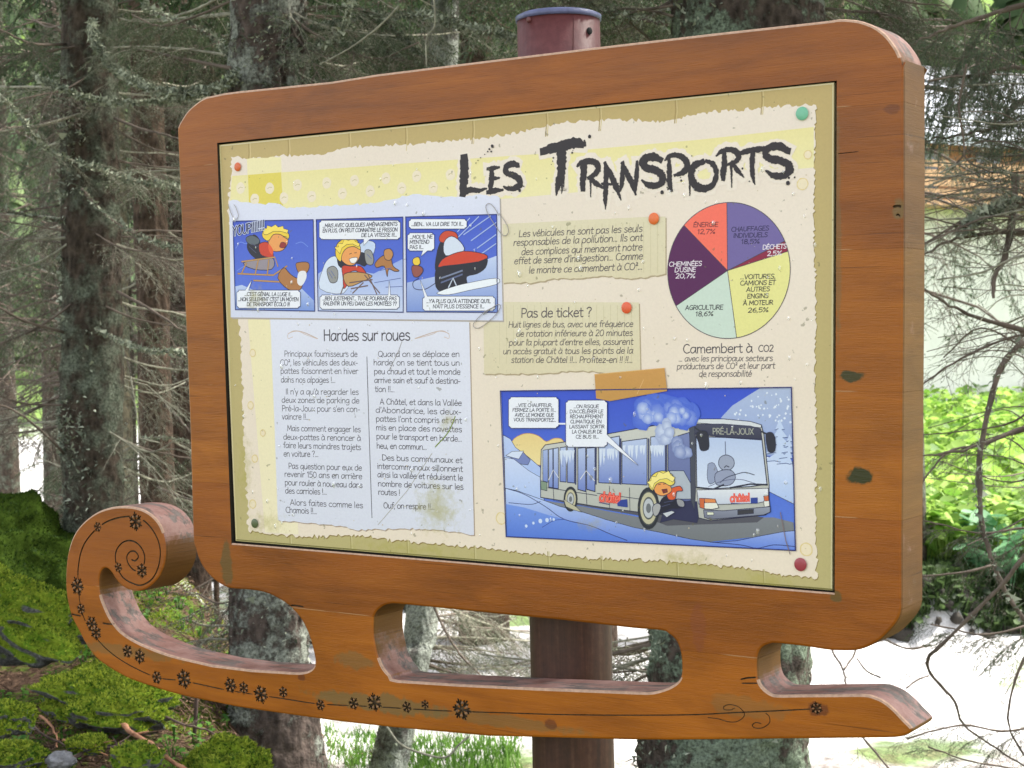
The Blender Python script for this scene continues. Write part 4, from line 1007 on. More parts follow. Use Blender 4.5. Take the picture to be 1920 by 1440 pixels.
# open front door, dark step well
s5([(1066,330),(1195,290),(1205,500),(1205,700),(1080,720),(1066,520)], (120,132,182), (90,100,150), 1.6)
s5([(1075,520),(1160,520),(1205,600),(1205,690),(1090,690)], (176,184,196), None, 1.2)
s5([(1060,700),(1240,705),(1250,800),(1240,832),(1100,810),(1020,830)], (44,46,84), None, 1)
# wheels
def wheel(x, y, rx, ry):
    a = np.linspace(0, 2 * math.pi, 22)[:-1]
    for k_, c in ((1.22, (40,44,56)), (1.0, (74,78,80)), (.92, (196,190,160)), (.66, (84,88,92)), (.56, (190,194,200)), (.28, (110,114,120))):
        pr_.poly(C5(np.stack([x + rx * k_ * np.cos(a), y + ry * k_ * np.sin(a)], -1)), c)
wheel(482, 690, 34, 62); s5([(440,690),(520,740),(548,768),(500,755),(455,735)], (190,186,160), None, .8); wheel(950, 745, 54, 104)
# front end
s5([(1195,265),(1230,245),(1232,640),(1225,760),(1205,700)], (70,74,90), None, 1)
s5([(1225,240),(1400,240),(1560,252),(1622,268),(1630,330),(1400,318),(1228,300)], (70,72,96), (52,54,78), 1.2)
s5([(1235,315),(1400,320),(1630,335),(1660,600),(1560,615),(1340,628),(1240,622)], (186,202,236), (214,224,244), 1.8)
s5([(1305,500),(1310,478),(1345,478),(1370,560),(1320,600),(1302,560)], (150,160,190), None, 1, True)
s5([(1380,440),(1420,425),(1458,448),(1462,490),(1430,518),(1390,512),(1370,480)], (158,166,190), None, 1.3, True); s5([(1350,540),(1400,515),(1450,520),(1472,560),(1440,605),(1360,605)], (150,158,186), None, 1.3, True)
l5([(1405,500),(1415,490),(1432,497)], 2, (50,50,70)); l5([(1380,590),(1420,560),(1480,540),(1530,530),(1585,545)], 1.6, (60,66,96), True); l5([(1310,615),(1400,580),(1500,572),(1600,600)], 1.2, (90,96,130), True); l5([(1410,345),(1412,425)], 1.5, (80,86,120))
l5([(1238,620),(1340,630),(1400,604)], 3, (40,42,64)); l5([(1440,622),(1560,600),(1662,604)], 3, (40,42,64))
s5([(1240,635),(1560,628),(1668,625),(1670,700),(1600,715),(1370,722),(1250,720)], (232,234,240), (196,204,222), 1.2)
s5([(1255,685),(1290,686),(1350,690),(1372,742),(1330,752),(1285,748),(1258,740)], (232,232,220), None, 1.3); s5([(1255,685),(1285,686),(1285,748),(1258,740)], (206,104,60), None, 1); s5([(1285,687),(1350,690),(1355,712),(1288,712)], (226,140,80), None, .8)
s5([(1640,672),(1670,668),(1672,700),(1645,702)], (206,104,60), None, 1); s5([(1640,702),(1674,700),(1676,732),(1645,738)], (230,230,222), None, 1)
s5([(1280,755),(1400,760),(1680,735),(1680,768),(1640,785),(1320,812),(1285,800)], (150,156,174), (112,116,136), 1.3); s5([(1485,757),(1580,750),(1580,776),(1485,784)], (56,56,66), None, 1); s5([(1300,768),(1340,768),(1342,785),(1302,786)], (226,228,206), None, 1)
s5([(1235,300),(1265,280),(1300,285),(1312,330),(1310,390),(1265,398),(1250,350)], (40,42,58), None, 1, True); s5([(1655,300),(1690,290),(1710,330),(1708,400),(1672,408),(1658,360)], (40,42,58), None, 1, True); l5([(1230,262),(1262,284)], 3, (40,42,58)); l5([(1628,285),(1660,300)], 3, (40,42,58))
a, b = C5([(1335,300),(1580,302)]); pr_.text("PRÉ-LA-JOUX", a[0], a[1], b[0], b[1], 11, (168,170,160), 1.1, 0, .95, False)
def logo(x0, y0, x1, y1, cap):
    a, b = C5([(x0, y0), (x1, y1)]); pr_.text("châtel", a[0], a[1], b[0], b[1], cap, (232,60,48), 1.9, .08, .9, False); pr_.text("châtel", a[0], a[1], b[0], b[1], cap, (246,150,130), .5, .08, .9, False)
logo(655, 702, 778, 712, 17); s5([(782,695),(822,690),(826,740),(765,732),(762,715)], (44,66,150), None, 0); l5([(655,710),(715,722)], 1.6, (60,60,120))
logo(1440, 706, 1556, 702, 14); s5([(1562,682),(1605,680),(1606,715),(1564,716)], (44,66,150), None, 0); l5([(1445,715),(1510,718)], 1.4, (60,60,120))
# warm air escaping: soft puffs fading into what lies behind
def puff(x, y, r, c, rim):
    q = U(*C5([(x, y)])[0], PD); R__ = r * .3125 * pxm(1200, 850); k_ = 20; a = np.arange(k_) * 6.2832 / k_; r_k = R__ * (1 + r5.uniform(-.1, .1, k_)); pr_.up()
    B = np.vstack([[q], q + .5 * np.stack([np.cos(a) * r_k, np.sin(a) * r_k], -1), q + np.stack([np.cos(a) * r_k, np.sin(a) * r_k], -1)]); i = np.arange(k_); j = (i + 1) % k_
    T = np.vstack([np.stack([np.zeros(k_, int), 1 + i, 1 + j], -1), np.stack([1 + i, 1 + k_ + i, 1 + k_ + j], -1), np.stack([1 + i, 1 + k_ + j, 1 + j], -1)])
    c = np.array(pc(c)); rim = np.array(pc(rim)); pr_._add(B, T, np.vstack([[c], np.tile(c * .55 + rim * .45, (k_, 1)), np.tile(rim, (k_, 1))]))
SKYC = (72,104,212); BUSC = (122,138,190)
for i in range(58):
    if i < 14: x, y, r, c, rim = r5.uniform(880, 1210), r5.uniform(120, 220), r5.uniform(60, 90), (96,124,218), SKYC
    elif i < 30: x, y, r, c, rim = r5.uniform(890, 1200), r5.uniform(125, 220), r5.uniform(34, 60), (140,162,227), (92,120,216)
    elif i < 42: x, y, r, c, rim = r5.uniform(900, 1190), r5.uniform(120, 215), r5.uniform(20, 44), (196,209,241), (132,155,225)
    elif i < 51: x, y, r, c, rim = r5.uniform(1020, 1120), r5.uniform(230, 350), r5.uniform(26, 50), (206,216,240), (160,174,214)
    else: x, y, r, c, rim = r5.uniform(1110, 1185), r5.uniform(350, 460), r5.uniform(26, 46), (180,190,222), BUSC
    puff(x, y, r, c, rim)
# a plain passenger hopping off (generic stand-in)
sh = lambda P, c: s5(P, c, None, 1.3, True)
sh([(1030,690),(1070,670),(1110,690),(1150,710),(1140,745),(1080,750),(1020,780),(1000,770)], (26,28,50)); sh([(975,740),(1000,715),(1025,730),(1010,780),(985,790)], (170,170,172)); sh([(1120,690),(1160,700),(1165,735),(1130,730)], (150,150,156))
sh([(1060,640),(1100,620),(1140,612),(1155,640),(1120,645),(1110,690),(1070,690)], (220,92,50)); sh([(985,620),(1020,590),(1070,600),(1090,640),(1040,670),(995,655)], SK); sh([(950,600),(975,545),(1030,520),(1090,540),(1108,590),(1080,610),(1040,590),(1000,600),(975,640)], (236,214,96))
s5([(955,600),(940,588),(966,578),(968,552),(996,556),(1012,524),(1040,536),(1072,520),(1086,546),(1110,560),(1098,588),(1060,566),(1020,572),(986,596),(974,632)], (248,230,140), None, .8)
s5([(1030,632),(1062,628),(1066,648),(1040,656)], (120,40,44), None, .8); l5([(1010,604),(1024,600)], 1.2, (60,40,40)); l5([(1040,600),(1056,598)], 1.2, (60,40,40)); l5([(1045,710),(1100,700)], 1.2, (70,74,110)); l5([(1030,735),(1080,720)], 1.2, (70,74,110)); s5([(1035,775),(1090,760),(1110,768),(1060,800)], (200,204,214), None, 1)
bubble(pr_, [(112,78),(412,265)], C5); l5([(412,238),(458,238)], 3, (238,240,250)); bubble(pr_, [(455,97),(703,378)], C5, [(700,302),(888,486),(700,345)])
def cb5(s, x0, y0, x1, y1): ct(s, x0, y0, x1, y1, 20, C5, .3125)
cb5("...VITE CHAUFFEUR,",155,137,372,137); cb5("FERMEZ LA PORTE !!!...",135,165,396,166); cb5("AVEC LE MONDE QUE",150,195,382,195); cb5("VOUS TRANSPORTEZ...",142,223,396,225)
for i, (s, x0, x1) in enumerate((("...ON RISQUE",502,652),("D'ACCÉLÉRER LE",478,678),("RÉCHAUFFEMENT",480,678),("CLIMATIQUE EN",482,668),("LAISSANT SORTIR",476,686),("LA CHALEUR DE",492,672),("CE BUS !!!...",514,652))): cb5(s, x0, 144 + i * 30.3, x1, 144 + i * 30.3)
pr_.outline(C5(fr5), 2.0, (36,42,110)); l5([(1742,770),(1775,940),(1800,1020)], 1.6, (130,110,110))
pr_.build('bus_picture', panel, m_print)
# --- sticky tape
pr_ = Print(.0021); pr_.poly([(1116,702),(1180,696),(1247,690),(1252,733),(1200,742),(1145,752),(1119,747)], (206,152,82), (196,146,76))
pr_.line([(1116,702),(1247,690)], 1.2, (222,178,110)); pr_.line([(1196,738),(1208,712)], 1, (226,184,124)); pr_.build('sticky_tape', panel, m_print)

# --- pins and clips
def pin(x, y, r, rgb, label):
    s = pxm(x, y) * r; c = U(x, y, PD); g = Geo(); nr = [(0, .0012), (.45, .0011), (.8, .0007), (1, 0)]; k_ = 20; V = []; 
    for q, h in nr:
        for i in range(k_): a = i * 2 * math.pi / k_; V.append(b2w([c[0] + q * s * math.cos(a), c[1] + q * s * math.sin(a), PD - .0024 - h]))
    Q = [[j * k_ + i, j * k_ + (i + 1) % k_, (j + 1) * k_ + (i + 1) % k_, (j + 1) * k_ + i] for j in range(3) for i in range(k_)]
    g.add(V, Q=Q); m_ = simple('pin_' + label.split()[0], lin(rgb), .35, .08, 60, .02)
    o = g.build('push_pin', [m_], panel); o['label'] = label
for x, y, r, c, lb in ((447,313,8.3,(214,98,44),'orange pin in the upper left corner'),(1505,213,12.8,(112,182,150),'green pin in the upper right corner'),(1227,410,11.2,(226,110,50),'orange pin holding the upper note'),
                       (1176,577,11,(222,92,52),'red-orange pin holding the lower note'),(479,981,8.6,(84,96,62),'olive pin in the lower left corner'),(1502,1058,12.6,(156,58,70),'maroon pin in the lower right corner')):
    pin(x, y, r, c, lb)
m_clip = simple('grey_clip_wire', (.36, .33, .32), .45, .1)
def clip(P, conv, sc_):
    B = UP(smooth_pts(conv(P), 5), PD); g = Geo(); tube(g, b2w(np.column_stack([B, np.full(len(B), PD - .0026)])), .0006, 5); g.build('paper_clip', [m_clip], panel)
clip([(35,440),(55,500),(82,538),(102,515),(88,465),(72,440)], C1, 1)
clip([(1838,512),(1810,465),(1775,432),(1752,450),(1765,500),(1815,580),(1850,630),(1875,648),(1898,632),(1900,600),(1880,555),(1840,500)], C1, 1)
clip([(1735,1172),(1790,1130),(1830,1105),(1848,1115),(1835,1150),(1790,1200),(1720,1255),(1680,1262),(1668,1240),(1690,1205),(1750,1150),(1810,1120)], C1, 1)
# --- rain drops standing on the laminate
k = N('water_drop'); k.b.inputs['Transmission Weight'].default_value = .75; m_drop = k.fin((.95, .95, .93), .06); k.b.inputs['IOR'].default_value = 1.33
g = Geo(); r_ = np.random.default_rng(12)
for i in range(150):
    x = r_.uniform(440, 1545); y = r_.uniform(300, 1080)
    if y > 985 + (x - 442) * .083 or y < 300 - (x - 411) * .1: continue
    s = pxm(x, y) * r_.choice([1.6, 2.2, 3.0, 4.0], p=[.4, .3, .2, .1]); c = U(x, y, PD); V = []; k_ = 8; el = r_.uniform(1, 1.9)
    for q, h in ((1, 0), (.8, .35), (.4, .55)):
        for j in range(k_): a = j * 2 * math.pi / k_; V.append(b2w([c[0] + q * s * math.cos(a), c[1] + q * s * el * math.sin(a), PD - .0024 - h * s]))
    V.append(b2w([c[0], c[1], PD - .0025 - .6 * s]))
    Q = [[j * k_ + i_, j * k_ + (i_ + 1) % k_, (j + 1) * k_ + (i_ + 1) % k_, (j + 1) * k_ + i_] for j in range(2) for i_ in range(k_)]
    g.add(V, Q=Q, T=[[2 * k_ + i_, 2 * k_ + (i_ + 1) % k_, 3 * k_] for i_ in range(k_)])
o = g.build('rain_drops', [m_drop], panel); o['kind'] = 'stuff'
# ================================================================ the place around it
CAMXY = CAMW[:2]
def sst(a, b, x): t = np.clip((np.asarray(x, float) - a) / (b - a), 0, 1); return t * t * (3 - 2 * t)
def height(x, y):
    x = np.asarray(x, float); y = np.asarray(y, float)
    dx = x - CAMXY[0]; dy = y - CAMXY[1]
    u = dx * RGH[0] + dy * RGH[1]; d = dx * FWH[0] + dy * FWH[1]
    r = u / np.maximum(d, .5)
    Lm = 1 - sst(-.21, -.10, r); Lm = Lm * sst(2.5, 4.5, d)
    zl = np.interp(d, [0, 4.5, 5.4, 6, 6.6, 7.0, 7.5, 8, 9.5, 12.5, 16], [0, 0, -.06, .0, .03, .06, .22, .28, .2, -.7, -1.1])
    zr = np.interp(d, [0, 3.9, 6, 8.5, 11], [0, 0, -.45, -.95, -1.1])
    z = zl * Lm + zr * (1 - Lm)
    mead = sst(2.2, 3.2, u - .03 * (d - 14)) * sst(14.2, 14.9, d + .25 * np.sin(u * 2.1) + .2 * np.sin(u * 5.3 + 1))
    z = z + mead * .42
    z = z + sst(55, 110, d) * (d - 55) * .42
    z = z + .02 * np.sin(x * 3.1 + y * 1.7) * sst(4, 6, d) + .05 * np.sin(x * .9 - y * .6) * sst(9, 12, d)
    return z
def ground_hit(px, py, lift=0.0):
    lo = 3.0
    for D in np.arange(3.0, 60, .03):
        P = at(px, py, D)
        if P[2] <= height(P[0], P[1]) + lift: return P
    return at(px, py, 12)
def to_xy(u, d): return CAMXY + RGH * u + FWH * d

# ---- ground sheet
def grid_obj(us, ds, name, mats, matfn=None, dispf=None):
    Ug, Dg = np.meshgrid(us, ds); P = CAMXY + Ug[..., None] * RGH + Dg[..., None] * FWH
    z = height(P[..., 0], P[..., 1])
    if dispf is not None: z = z + dispf(Ug, Dg, P)
    V = np.concatenate([P, z[..., None]], -1).reshape(-1, 3); n, m = len(ds), len(us)
    i, j = np.meshgrid(np.arange(n - 1), np.arange(m - 1), indexing='ij'); a = i * m + j
    Q = np.stack([a, a + 1, a + m + 1, a + m], -1).reshape(-1, 4)
    g = Geo(); g.add(V, Q=Q); o = g.build(name, mats); return o
us = np.concatenate([[-400, -200, -100, -50, -25], np.arange(-14, 12, .22), [16, 25, 50, 100, 200, 400]])
ds = np.concatenate([[-60, -20, -5], np.arange(0, 4, .5), np.arange(4, 18, .11), np.arange(18, 60, 1.0), np.arange(60, 320, 8)])
def rough_(U_, D_, P):
    o = np.zeros(U_.shape)
    for i in range(U_.shape[0]):
        for j in range(U_.shape[1]):
            if 4 <= D_[i, j] < 18 and abs(U_[i, j]) < 13:
                p = Vector((P[i, j, 0], P[i, j, 1], 0)); o[i, j] = .05 * noise.fractal(p * 2.2, .8, 2.1, 4)
    return o
k = N('forest_floor_and_gravel'); v = k.co(); n1 = k.noise(v, 7, 7, .65); n2 = k.noise(v, 42, 5, .7); n3 = k.noise(v, .5, 4, .55)
vor = k.n('ShaderNodeTexVoronoi', feature='F1', inp={'Scale': 16.0}); k.l(v, vor.inputs['Vector'])
soil = k.ramp(n2, [(.3, (.035, .02, .014)), (.5, (.10, .06, .04)), (.7, (.20, .13, .09))])
moss = k.ramp(n2, [(.3, (.03, .06, .008)), (.6, (.12, .20, .02)), (.75, (.22, .30, .04))])
near = k.mix(k.ramp(n1, [(.47, 0.0), (.56, 1.0)]), soil, moss)
grav = k.mix(.6, k.ramp(vor.outputs['Distance'], [(.0, (.78, .77, .78)), (.5, (.62, .60, .60))]), k.ramp(n2, [(.3, (.42, .41, .40)), (.6, (.80, .79, .80))]))
grass = k.ramp(n2, [(.3, (.10, .17, .035)), (.6, (.22, .33, .08)), (.75, (.36, .47, .16))])
grass = k.mix(k.ramp(k.noise(v, .22, 5, .65), [(.42, 0.0), (.60, .85)]), grass, (.045, .085, .03))
grav = k.mix(k.ramp(k.noise(v, 1.3, 5, .7), [(.52, 0.0), (.66, .75)]), grav, (.20, .19, .18))
sep = k.n('ShaderNodeSeparateXYZ'); k.l(v, sep.inputs[0])
def lincomb(a, b, c): return k.math('ADD', k.math('ADD', k.math('MULTIPLY', sep.outputs[0], float(a)), k.math('MULTIPLY', sep.outputs[1], float(b))), float(c))
ud = lincomb(RGH[0], RGH[1], -CAMXY @ RGH); dd = lincomb(FWH[0], FWH[1], -CAMXY @ FWH)
wob = k.math('MULTIPLY', k.math('SUBTRACT', n1, .5), 2.4)
isg = k.ramp(k.math('ADD', k.math('MULTIPLY', k.math('ADD', dd, wob), .1), -.40), [(.50, 0.0), (.62, 1.0)])
mdw = k.math('MULTIPLY', k.ramp(k.math('ADD', k.math('MULTIPLY', k.math('ADD', ud, wob), .1), .2), [(.46, 0.0), (.50, 1.0)]), k.ramp(k.math('MULTIPLY', dd, .03), [(.425, 0.0), (.45, 1.0)]))
patch = k.ramp(n3, [(.58, 0.0), (.64, 1.0)])
far = k.math('MAXIMUM', mdw, k.math('MAXIMUM', k.math('MULTIPLY', patch, .9), k.ramp(k.math('MULTIPLY', dd, .01), [(.40, 0.0), (.5, 1.0)])))
col = k.mix(isg, near, k.mix(far, grav, grass))
m_ground = k.fin(col, .95, k.bump(k.math('ADD', n2, vor.outputs['Distance']), .6, .03), .15)
ground = grid_obj(us, ds, 'ground', [m_ground], dispf=rough_); tag(ground, kind='structure')

# ---- rocks
m_moss = None
k = N('mossy_rock'); v = k.co(); n1 = k.noise(v, 4.5, 6, .6); n2 = k.noise(v, 70, 5, .7); n4 = k.noise(v, 17, 4, .6); ge = k.n('ShaderNodeNewGeometry'); sep = k.n('ShaderNodeSeparateXYZ'); k.l(ge.outputs['Normal'], sep.inputs[0])
stone = k.ramp(n2, [(.3, (.05, .05, .05)), (.55, (.16, .16, .165)), (.75, (.34, .34, .35))])
mosc = k.mix(.5, k.ramp(n2, [(.3, (.04, .085, .006)), (.55, (.16, .26, .02)), (.75, (.30, .40, .05))]), k.ramp(n4, [(.35, (.06, .15, .01)), (.65, (.30, .34, .03))]))
mk = k.ramp(k.math('ADD', k.math('MULTIPLY', sep.outputs[2], .55), n1), [(.36, 0.0), (.5, 1.0)])
m_rock = k.fin(k.mix(mk, stone, mosc), .95, k.bump(n2, .9, .02), .1)
m_fuzz = mat_leaf('moss_fronds', (.03, .09, .006), (.40, .46, .05), .4, .8, 14)
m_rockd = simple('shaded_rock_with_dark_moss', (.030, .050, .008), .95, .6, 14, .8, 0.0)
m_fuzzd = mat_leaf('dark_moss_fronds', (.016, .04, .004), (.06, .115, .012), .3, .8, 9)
def ico(sub):
    bm = bmesh.new(); bmesh.ops.create_icosphere(bm, subdivisions=sub, radius=1); V = np.array([v.co[:] for v in bm.verts]); T = np.array([[v.index for v in f.verts] for f in bm.faces]); bm.free(); return V, T
ICO5 = ico(5); ICO4 = ico(4); ICO2 = ico(2)
def fuzz(g, V, T, n, ln, rs, upmin=-.1, m=1, spread=.8):
    e1 = V[T[:, 1]] - V[T[:, 0]]; e2 = V[T[:, 2]] - V[T[:, 0]]; nn = np.cross(e1, e2); A = np.linalg.norm(nn, axis=1); nn /= A[:, None] + 1e-12
    w = A * (nn[:, 2] > upmin) * (.3 + np.clip(nn[:, 2], 0, 1)); w /= w.sum(); f = rs.choice(len(T), n, p=w); a = rs.random((n, 1)); b = rs.random((n, 1)); s = a + b > 1; a = np.where(s, 1 - a, a); b = np.where(s, 1 - b, b)
    P = V[T[f, 0]] + a * e1[f] + b * e2[f]; D = nn[f] + rs.normal(0, spread, (n, 3)) * .6; D /= np.linalg.norm(D, axis=1, keepdims=True)
    S = np.cross(D, rs.normal(0, 1, (n, 3))); S /= np.linalg.norm(S, axis=1, keepdims=True) + 1e-9
    L = ln * rs.uniform(.5, 1.3, (n, 1)); W = L * .38
    X = np.stack([P - S * W, P + S * W, P + D * L], 1).reshape(-1, 3); g.add(X, T=np.arange(3 * n).reshape(-1, 3), m=m)
def rock(px, py, D, rx, ry, rz, tilt, seed, label, nf=4000, dark=False, name='mossy_rock', mossy=True, sub=5, cat='rock', group=None, fl=.012):
    V, T = ICO5 if sub == 5 else ICO4; V = V.copy(); rs = np.random.default_rng(seed)
    out = np.zeros(len(V))
    for i, p in enumerate(V):
        q = Vector(p) * 1.3 + Vector((seed * 7.1, 0, 0)); out[i] = .36 * noise.noise(q) + .22 * noise.noise(q * 2.7) + .05 * noise.noise(q * 7) + .025 * noise.noise(q * 16)
    V = V * (1 + out[:, None]) * np.array([rx, ry, rz])
    c, s = math.cos(tilt), math.sin(tilt); V = np.column_stack([V[:, 0] * c + V[:, 2] * s, V[:, 1], -V[:, 0] * s + V[:, 2] * c])
    C = at(px, py, D); W = C + V[:, :1] * np.array([*RGH, 0]) + V[:, 1:2] * np.array([*FWH, 0]) + V[:, 2:3] * np.array([0, 0, 1])
    g = Geo(); g.add(W, T=T, m=0)
    if mossy: fuzz(g, W, T, nf, fl, rs)
    base = C.copy(); base[2] = W[:, 2].min()
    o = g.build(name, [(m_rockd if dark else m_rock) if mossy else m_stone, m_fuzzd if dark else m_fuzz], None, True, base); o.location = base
    tag(o, label, cat, group); return o
m_stone = simple('grey_stone', (.20, .20, .21), .9, .5, 25, .8)
rock(5, 1140, 6.9, .37, .34, .15, .38, 3, 'large boulder under bright lime moss at the left edge', 9000)
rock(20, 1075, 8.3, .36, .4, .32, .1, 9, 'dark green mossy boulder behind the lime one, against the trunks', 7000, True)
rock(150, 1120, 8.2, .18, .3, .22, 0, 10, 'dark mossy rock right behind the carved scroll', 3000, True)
rock(212, 1318, 6.4, .26, .22, .10, .2, 5, 'low moss-covered hump under the curved runner', 8000)
rock(425, 1462, 5.9, .165, .16, .14, 0, 7, 'yellow-green mossy rock at the bottom edge beside the dark trunk foot', 5000)
rock(18, 1350, 6.0, .085, .1, .06, 0, 8, 'small yellow mossy stone at the left edge above the twigs', 2000)
rock(20, 1425, 5.75, .11, .1, .06, .1, 18, 'mossy stone in the bottom left corner', 2600)
rock(165, 1398, 5.95, .07, .07, .03, .1, 19, 'flat mossy stone between the fallen twigs', 2200)
rock(255, 1425, 5.8, .085, .08, .06, 0, 23, 'grey stone with a moss cap below the orange stick', 700)
rock(115, 1425, 5.75, .05, .05, .03, 0, 31, 'little bare grey stone among the twigs', 0, name='stone', mossy=False, sub=4, cat='stone')
rock(170, 1262, 6.75, .07, .06, .035, 0, 33, 'small mossy stone at the left side of the hump', 500, sub=4)

# ---- bark, twig and needle materials
LICH = (.27, .33, .25)
m_barkA = mat_bark('grey_brown_bark_with_lichen', (.072, .055, .042), (.19, .215, .16), .5)
m_barkR = mat_bark('reddish_brown_bark', (.098, .068, .05), (.17, .19, .14), .3)
m_barkP = mat_bark('purplish_bark_with_white_lichen', (.092, .070, .060), (.34, .36, .31), .50, .03)
m_barkW = mat_bark('dark_bark_crusted_with_pale_lichen', (.09, .08, .075), (.42, .45, .40), .66, .05, 1.2)
m_barkG = mat_bark('bark_under_green_lichen', (.085, .066, .055), (.24, .30, .22), .60, .03)
m_pale = mat_bark('pale_olive_bark', (.24, .21, .14), (.34, .37, .26), .5)
m_twig = simple('dead_twig', (.13, .10, .08), .9, .45, 9, .3)
m_twigp = simple('pale_lichened_twig', (.27, .26, .20), .95, .5, 30, .6)
m_lich = mat_leaf('lichen_flakes', (.08, .10, .07), (.44, .47, .36), .0, .95, 6)
m_need = mat_leaf('spruce_needles', (.022, .05, .022), (.085, .135, .055), .35, .55, 1.4)
m_needg = mat_leaf('grey_green_needles', (.05, .085, .055), (.16, .21, .13), .35, .6, 1.2)
m_dead = mat_leaf('dry_twig_needles', (.06, .05, .035), (.19, .16, .11), .3, .8, 1.6)

# ---- spray prototypes: a small side branch with its own twigs, one metre long
def rotv(axis, a): return np.array(Matrix.Rotation(a, 3, Vector(axis)))
def make_spray(seed, kind, n=11, fine=1.0):
    rs = np.random.default_rng(seed); g = Geo()
    t = np.linspace(0, 1, 7); main = np.stack([t, .06 * np.sin(t * 3 + seed) + rs.normal(0, .008, 7), -.16 * t ** 2 + rs.normal(0, .01, 7)], -1)
    tube(g, main, np.linspace(.007, .002, 7), 3, 0, False)
    segs = []
    for i in range(n):
        a = .12 + .86 * i / n; p = np.array([np.interp(a, t, main[:, q]) for q in range(3)]); sd = 1 if i % 2 else -1
        L = (.42 * (1 - a * .65) + .05) * rs.uniform(.7, 1.25); an = sd * rs.uniform(.6, 1.15)
        d0 = np.array([math.cos(an), math.sin(an), rs.uniform(-.35, .15)]); tt = np.linspace(0, 1, 5)
        q = p + d0 * L * tt[:, None] + np.array([0, 0, -.25 * L]) * (tt[:, None] ** 2) + rs.normal(0, .012, (5, 3)) * tt[:, None]
        tube(g, q, np.linspace(.0042, .0014, 5), 3, 0, False); segs.append(q)
        for j in range(4 if fine >= 1 else 2):
            b = .25 + .7 * j / 4; pp = np.array([np.interp(b, tt, q[:, w]) for w in range(3)]); an2 = an + (1 if j % 2 else -1) * rs.uniform(.5, 1.0); l2 = L * .45 * rs.uniform(.5, 1.2)
            d2 = np.array([math.cos(an2), math.sin(an2), rs.uniform(-.5, .1)]); q2 = pp + d2 * l2 * np.array([[0], [.5], [1]]) + np.array([[0, 0, 0], [0, 0, 0], [0, 0, -.06 * L]]) + rs.normal(0, .006, (3, 3))
            tube(g, q2, [.0026, .002, .0010], 3, 0, False); segs.append(q2)
    if kind in ('green', 'mixed', 'grey'):
        segs.append(main[2:])
        for q in segs:
            L = np.linalg.norm(np.diff(q, axis=0), axis=1).sum(); nn = int(L * (150 if kind != 'mixed' else 60) * fine) + 2; s = rs.random(nn) * (len(q) - 1); i0 = np.minimum(s.astype(int), len(q) - 2); fr_ = (s - i0)[:, None]
            P = q[i0] * (1 - fr_) + q[i0 + 1] * fr_; tn = q[i0 + 1] - q[i0]; tn /= np.linalg.norm(tn, axis=1, keepdims=True) + 1e-9
            D = tn * .75 + rs.normal(0, .55, (nn, 3)); D /= np.linalg.norm(D, axis=1, keepdims=True); S = np.cross(D, rs.normal(0, 1, (nn, 3))); S /= np.linalg.norm(S, axis=1, keepdims=True) + 1e-9
            ln = rs.uniform(.022, .042, (nn, 1)) / math.sqrt(fine); w = .0030 / fine
            g.add(np.stack([P - S * w, P + S * w, P + D * ln], 1).reshape(-1, 3), T=np.arange(3 * nn).reshape(-1, 3), m=2)
    if kind in ('dead', 'mixed'):
        for q in segs[:26]:
            nn = 7; s = rs.random(nn) * (len(q) - 1); i0 = np.minimum(s.astype(int), len(q) - 2); fr_ = (s - i0)[:, None]; P = q[i0] * (1 - fr_) + q[i0 + 1] * fr_
            A_ = rs.normal(0, .009, (nn, 3)); B_ = rs.normal(0, .009, (nn, 3)); g.add(np.stack([P, P + A_, P + B_], 1).reshape(-1, 3), T=np.arange(3 * nn).reshape(-1, 3), m=1)
    return g.arrays()
SPR = {kd: [make_spray(i * 3 + 1, kd) for i in range(4)] for kd in ('dead', 'green', 'mixed')}; SPR['thin'] = [make_spray(i * 7 + 3, 'dead', 5, .5) for i in range(4)]
SPRL = {kd: [make_spray(i * 5 + 2, kd, 8, .45) for i in range(3)] for kd in ('dead', 'green', 'mixed')}
def put_spray(g, kind, p, d, size, rs, lowq=False, droop=0, fat=1.0):
    V, Q, T, QM, TM = (SPRL if lowq else SPR)[kind][rs.integers(3)]
    d = nrm(d); z = np.array([0, 0, 1.0]); y = np.cross(z, d); y = nrm(y) if np.linalg.norm(y) > .05 else np.array([0, 1.0, 0]); zz = np.cross(d, y)
    a = rs.uniform(-.5, .5); y2 = y * math.cos(a) + zz * math.sin(a); z2 = -y * math.sin(a) + zz * math.cos(a)
    W = p + size * (V[:, :1] * d + V[:, 1:2] * y2 + V[:, 2:3] * z2)
    if droop: W[:, 2] -= droop * size * V[:, 0] ** 2
    g.V.append(W); 
    g.Q.append(Q + g.n); g.QM.append(QM); g.T.append(T + g.n); g.TM.append(TM); g.n += len(W)
def interp_path(P, t):
    s = t * (len(P) - 1); i = min(int(s), len(P) - 2); f = s - i; return P[i] * (1 - f) + P[i + 1] * f, nrm(P[i + 1] - P[i])
